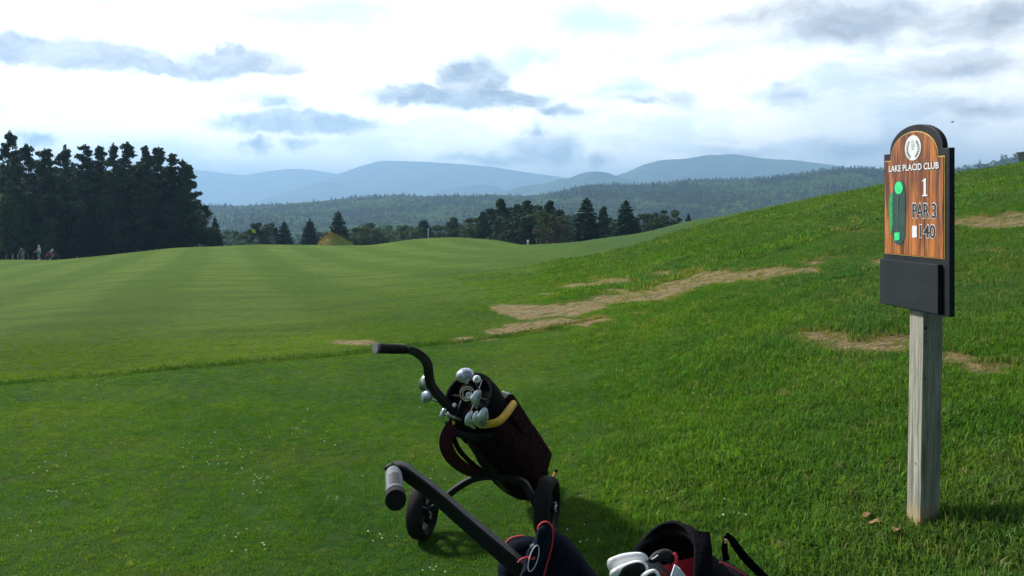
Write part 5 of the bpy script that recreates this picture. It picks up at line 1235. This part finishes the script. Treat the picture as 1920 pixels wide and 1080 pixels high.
def text(body, q0, q1, z0, z1, mat, name, h0, h1, off=0.0, parent=sign, spacing=1.0, grow=0.0):
    cu = bpy.data.curves.new(name, 'FONT'); cu.body = body; cu.offset = off; cu.space_character = spacing; cu.resolution_u = 4
    t = bpy.data.objects.new(name+'_curve', cu); col.objects.link(t); dg = bpy.context.evaluated_depsgraph_get(); dg.update()
    me = bpy.data.meshes.new_from_object(t.evaluated_get(dg)); V = np.array([v.co[:] for v in me.vertices]); Fc = [tuple(p.vertices) for p in me.polygons]
    bpy.data.objects.remove(t); bpy.data.curves.remove(cu); bpy.data.meshes.remove(me)
    x0, x1, y0, y1 = V[:, 0].min(), V[:, 0].max(), V[:, 1].min(), V[:, 1].max()
    A = q0-grow+(V[:, 0]-x0)/(x1-x0)*(q1-q0+2*grow); B = z0-grow+(V[:, 1]-y0)/(y1-y0)*(z1-z0+2*grow)
    W_ = [S3(a, b, h1) for a, b in zip(A, B)]
    return MB().add(W_, Fc).build(name, M[mat], parent, False)
def seg(p, q): return spx(*p), spx(*q)
(al, zl), (ar, zr_) = spx(1669.8, 325.5), spx(1763.7, 313.5)
hL = .028
zc_ = (zl+zr_)/2
text('LAKE PLACID CLUB', al, ar, zc_, zc_+hL, 'letter_black', 'lettering', 0, .0072, .045, grow=.0022)
text('LAKE PLACID CLUB', al, ar, zc_, zc_+hL, 'letter_white', 'lettering', 0, .0082, .022)
# serif numeral one
(a_, z_1), (b_, z_2) = spx(1732.4, 368), spx(1742.5, 333.6)
wd = b_-a_; hh = z_2-z_1; one = [(0, 0), (1, 0), (1, .05), (.72, .08), (.72, 1), (.55, 1), (0, .86), (0, .80), (.3, .84), (.3, .08), (0, .05)]
MB().add(*prism([(a_-.0025+x*(wd+.005), z_1-.0025+y*(hh+.005)) for x, y in one], S3, .004, .0072)).build('numeral', M['letter_black'], sign, False)
MB().add(*prism([(a_+x*wd, z_1+y*hh) for x, y in one], S3, .006, .0084)).build('numeral', M['letter_white'], sign, False)
def outlined(s, px0, px1, y0, y1):
    (a_, z0), (b_, z1) = spx(px0, y0), spx(px1, y1); 
    text(s, a_, b_, z0, z1, 'letter_white', 'lettering', 0, .0072, .050, grow=.003); text(s, a_, b_, z0, z1, 'letter_black', 'lettering', 0, .0084, .012)
outlined('PAR 3', 1714, 1758.5, 408.5, 381)
outlined('140', 1728, 1757, 445, 422)
MB().add(*prism([spx(1713.6, 445.5), spx(1722.3, 445), spx(1722.3, 423), spx(1713.6, 423.6)], S3, .004, .008)).build('tee_colour_mark', M['letter_white'], sign, False)
# post
def post_mat():
    m, n = new_mat('weathered_post'); t = n.node('ShaderNodeTexCoord'); g = n.node('ShaderNodeNewGeometry')
    o = t.outputs['Object']
    grain = n.noise(n.scale(o, (1, 1, .05)), 90, 6, .7, .6); st = n.noise(n.scale(o, (1, 1, .3)), 9, 5, .65)
    c = n.mix(n.smooth(grain.outputs[0], .32, .66), (.15, .147, .118, 1), (.37, .36, .30, 1))
    c = n.mix(n.math('MULTIPLY', n.smooth(st.outputs[0], .45, .68), .6), c, (.14, .16, .13, 1))
    c = n.mix(n.math('MULTIPLY', n.smooth(n.noise(n.scale(o, (1, 1, .02)), 38, 2, .5).outputs[0], .60, .64), .7), c, (.07, .065, .055, 1))
    v = n.node('ShaderNodeTexVoronoi'); v.inputs['Scale'].default_value = 9; n.link(o, v.inputs['Vector'])
    c = n.mix(n.smooth(v.outputs['Distance'], .10, .05), c, (.06, .05, .04, 1))
    sp = n.node('ShaderNodeSeparateXYZ'); n.link(o, sp.inputs[0])
    c = n.mix(n.math('MULTIPLY', n.smooth(n.math('ADD', sp.outputs[2], n.math('MULTIPLY', st.outputs[0], .05)), .13, .03), .75), c, (.36, .24, .10, 1))
    n.link(c, n.bs.inputs['Base Color']); n.bs.inputs['Roughness'].default_value = .85
    b = n.node('ShaderNodeBump'); b.inputs['Strength'].default_value = .5; b.inputs['Distance'].default_value = .003; n.link(grain.outputs[0], b.inputs['Height']); n.link(b.outputs[0], n.bs.inputs['Normal'])
    return m
PW = .089; nc = np.array([.5140*3.28, 3.28, 0])     # corner nearest the camera at the top
def sec(z, dx, k=1.0):
    c = nc+[dx, 0, z]; return [c, c-NS*PW*k, c-NS*PW*k-US*PW*k, c-US*PW*k]
pv = []; zs_ = [1.90, 1.2, .95, .7, .55, baseS[2]+.08, baseS[2]-.15]; dxs = [.002, 0, -.004, -.008, -.010, -.012, -.014]
for z, dx in zip(zs_, dxs): pv += sec(z, dx)
Fp = [(i*4+j, i*4+(j+1) % 4, (i+1)*4+(j+1) % 4, (i+1)*4+j) for i in range(6) for j in range(4)]+[(3, 2, 1, 0), (24, 25, 26, 27)]
po = MB().add(pv, Fp).build('post', post_mat(), sign, False); bv = po.modifiers.new('b', 'BEVEL'); bv.width = .004; bv.segments = 2; bv.limit_method = 'ANGLE'
nl = MB()
for (px, py) in ((1736, 625), (1735, 708), (1737, 640)):
    c = P(px, py, 3.272); nl.add(*lathe(c, US, [(.001, .003), (.004, .002), (.0045, -.003)], 8))
nl.build('nail_heads', M['black_plastic'], po)

# dead leaves by the post
def dead_leaf(px, py, L, label, s):
    c = ground_hit(px, py)+[0, 0, .026]; r_ = random.Random(s); an = r_.random()*3; V = []; nx_, ny_ = 7, 5
    for i in range(nx_):
        t = i/(nx_-1)*2-1; wv = math.sqrt(max(0, 1-t*t))*.42
        for j in range(ny_):
            q = (j/(ny_-1)*2-1)*wv; a = t*L; b = q*L; z = .35*L*(q*q*2)+.18*L*math.sin(t*3+s)+.10*L*r_.random()
            V.append(c+[a*math.cos(an)-b*math.sin(an), a*math.sin(an)+b*math.cos(an), z])
    o = MB().add(V, [(i*ny_+j, i*ny_+j+1, (i+1)*ny_+j+1, (i+1)*ny_+j) for i in range(nx_-1) for j in range(ny_-1)]).build('dead_leaf', M['dry_leaf'], None, True, loc=tuple(c))
    md = o.modifiers.new('t', 'SOLIDIFY'); md.thickness = .002; tag(o, label, 'leaf', 'dead leaves by the sign post')
dead_leaf(1627, 978, .032, 'smallest pale dead leaf, farthest left of the sign post', 1)
dead_leaf(1645, 993, .038, 'flat brown dead leaf between the other two near the post', 2)
dead_leaf(1685, 1006, .045, 'largest curled dead leaf, nearest the foot of the post', 3)

# ------------------------------------------------------------------ haze
hz = bpy.data.materials.new('haze'); hz.use_nodes = True; hn = NT(hz.node_tree); hn.n.clear()
ho = hn.node('ShaderNodeOutputMaterial'); pv_ = hn.node('ShaderNodeVolumePrincipled'); hn.link(pv_.outputs[0], ho.inputs['Volume'])
pv_.inputs['Color'].default_value = (.38, .66, 1.0, 1); pv_.inputs['Density'].default_value = .00027; pv_.inputs['Anisotropy'].default_value = .25
V, Fc = box((0, 4900, 208), (11000, 0, 0), (0, 6400, 0), (0, 0, 292))
hb = mesh_obj('haze', V, Fc, hz, smooth=False); tag(hb, 'thin blue haze filling the air over the valley', 'haze', kind='stuff')
hb.data.update()
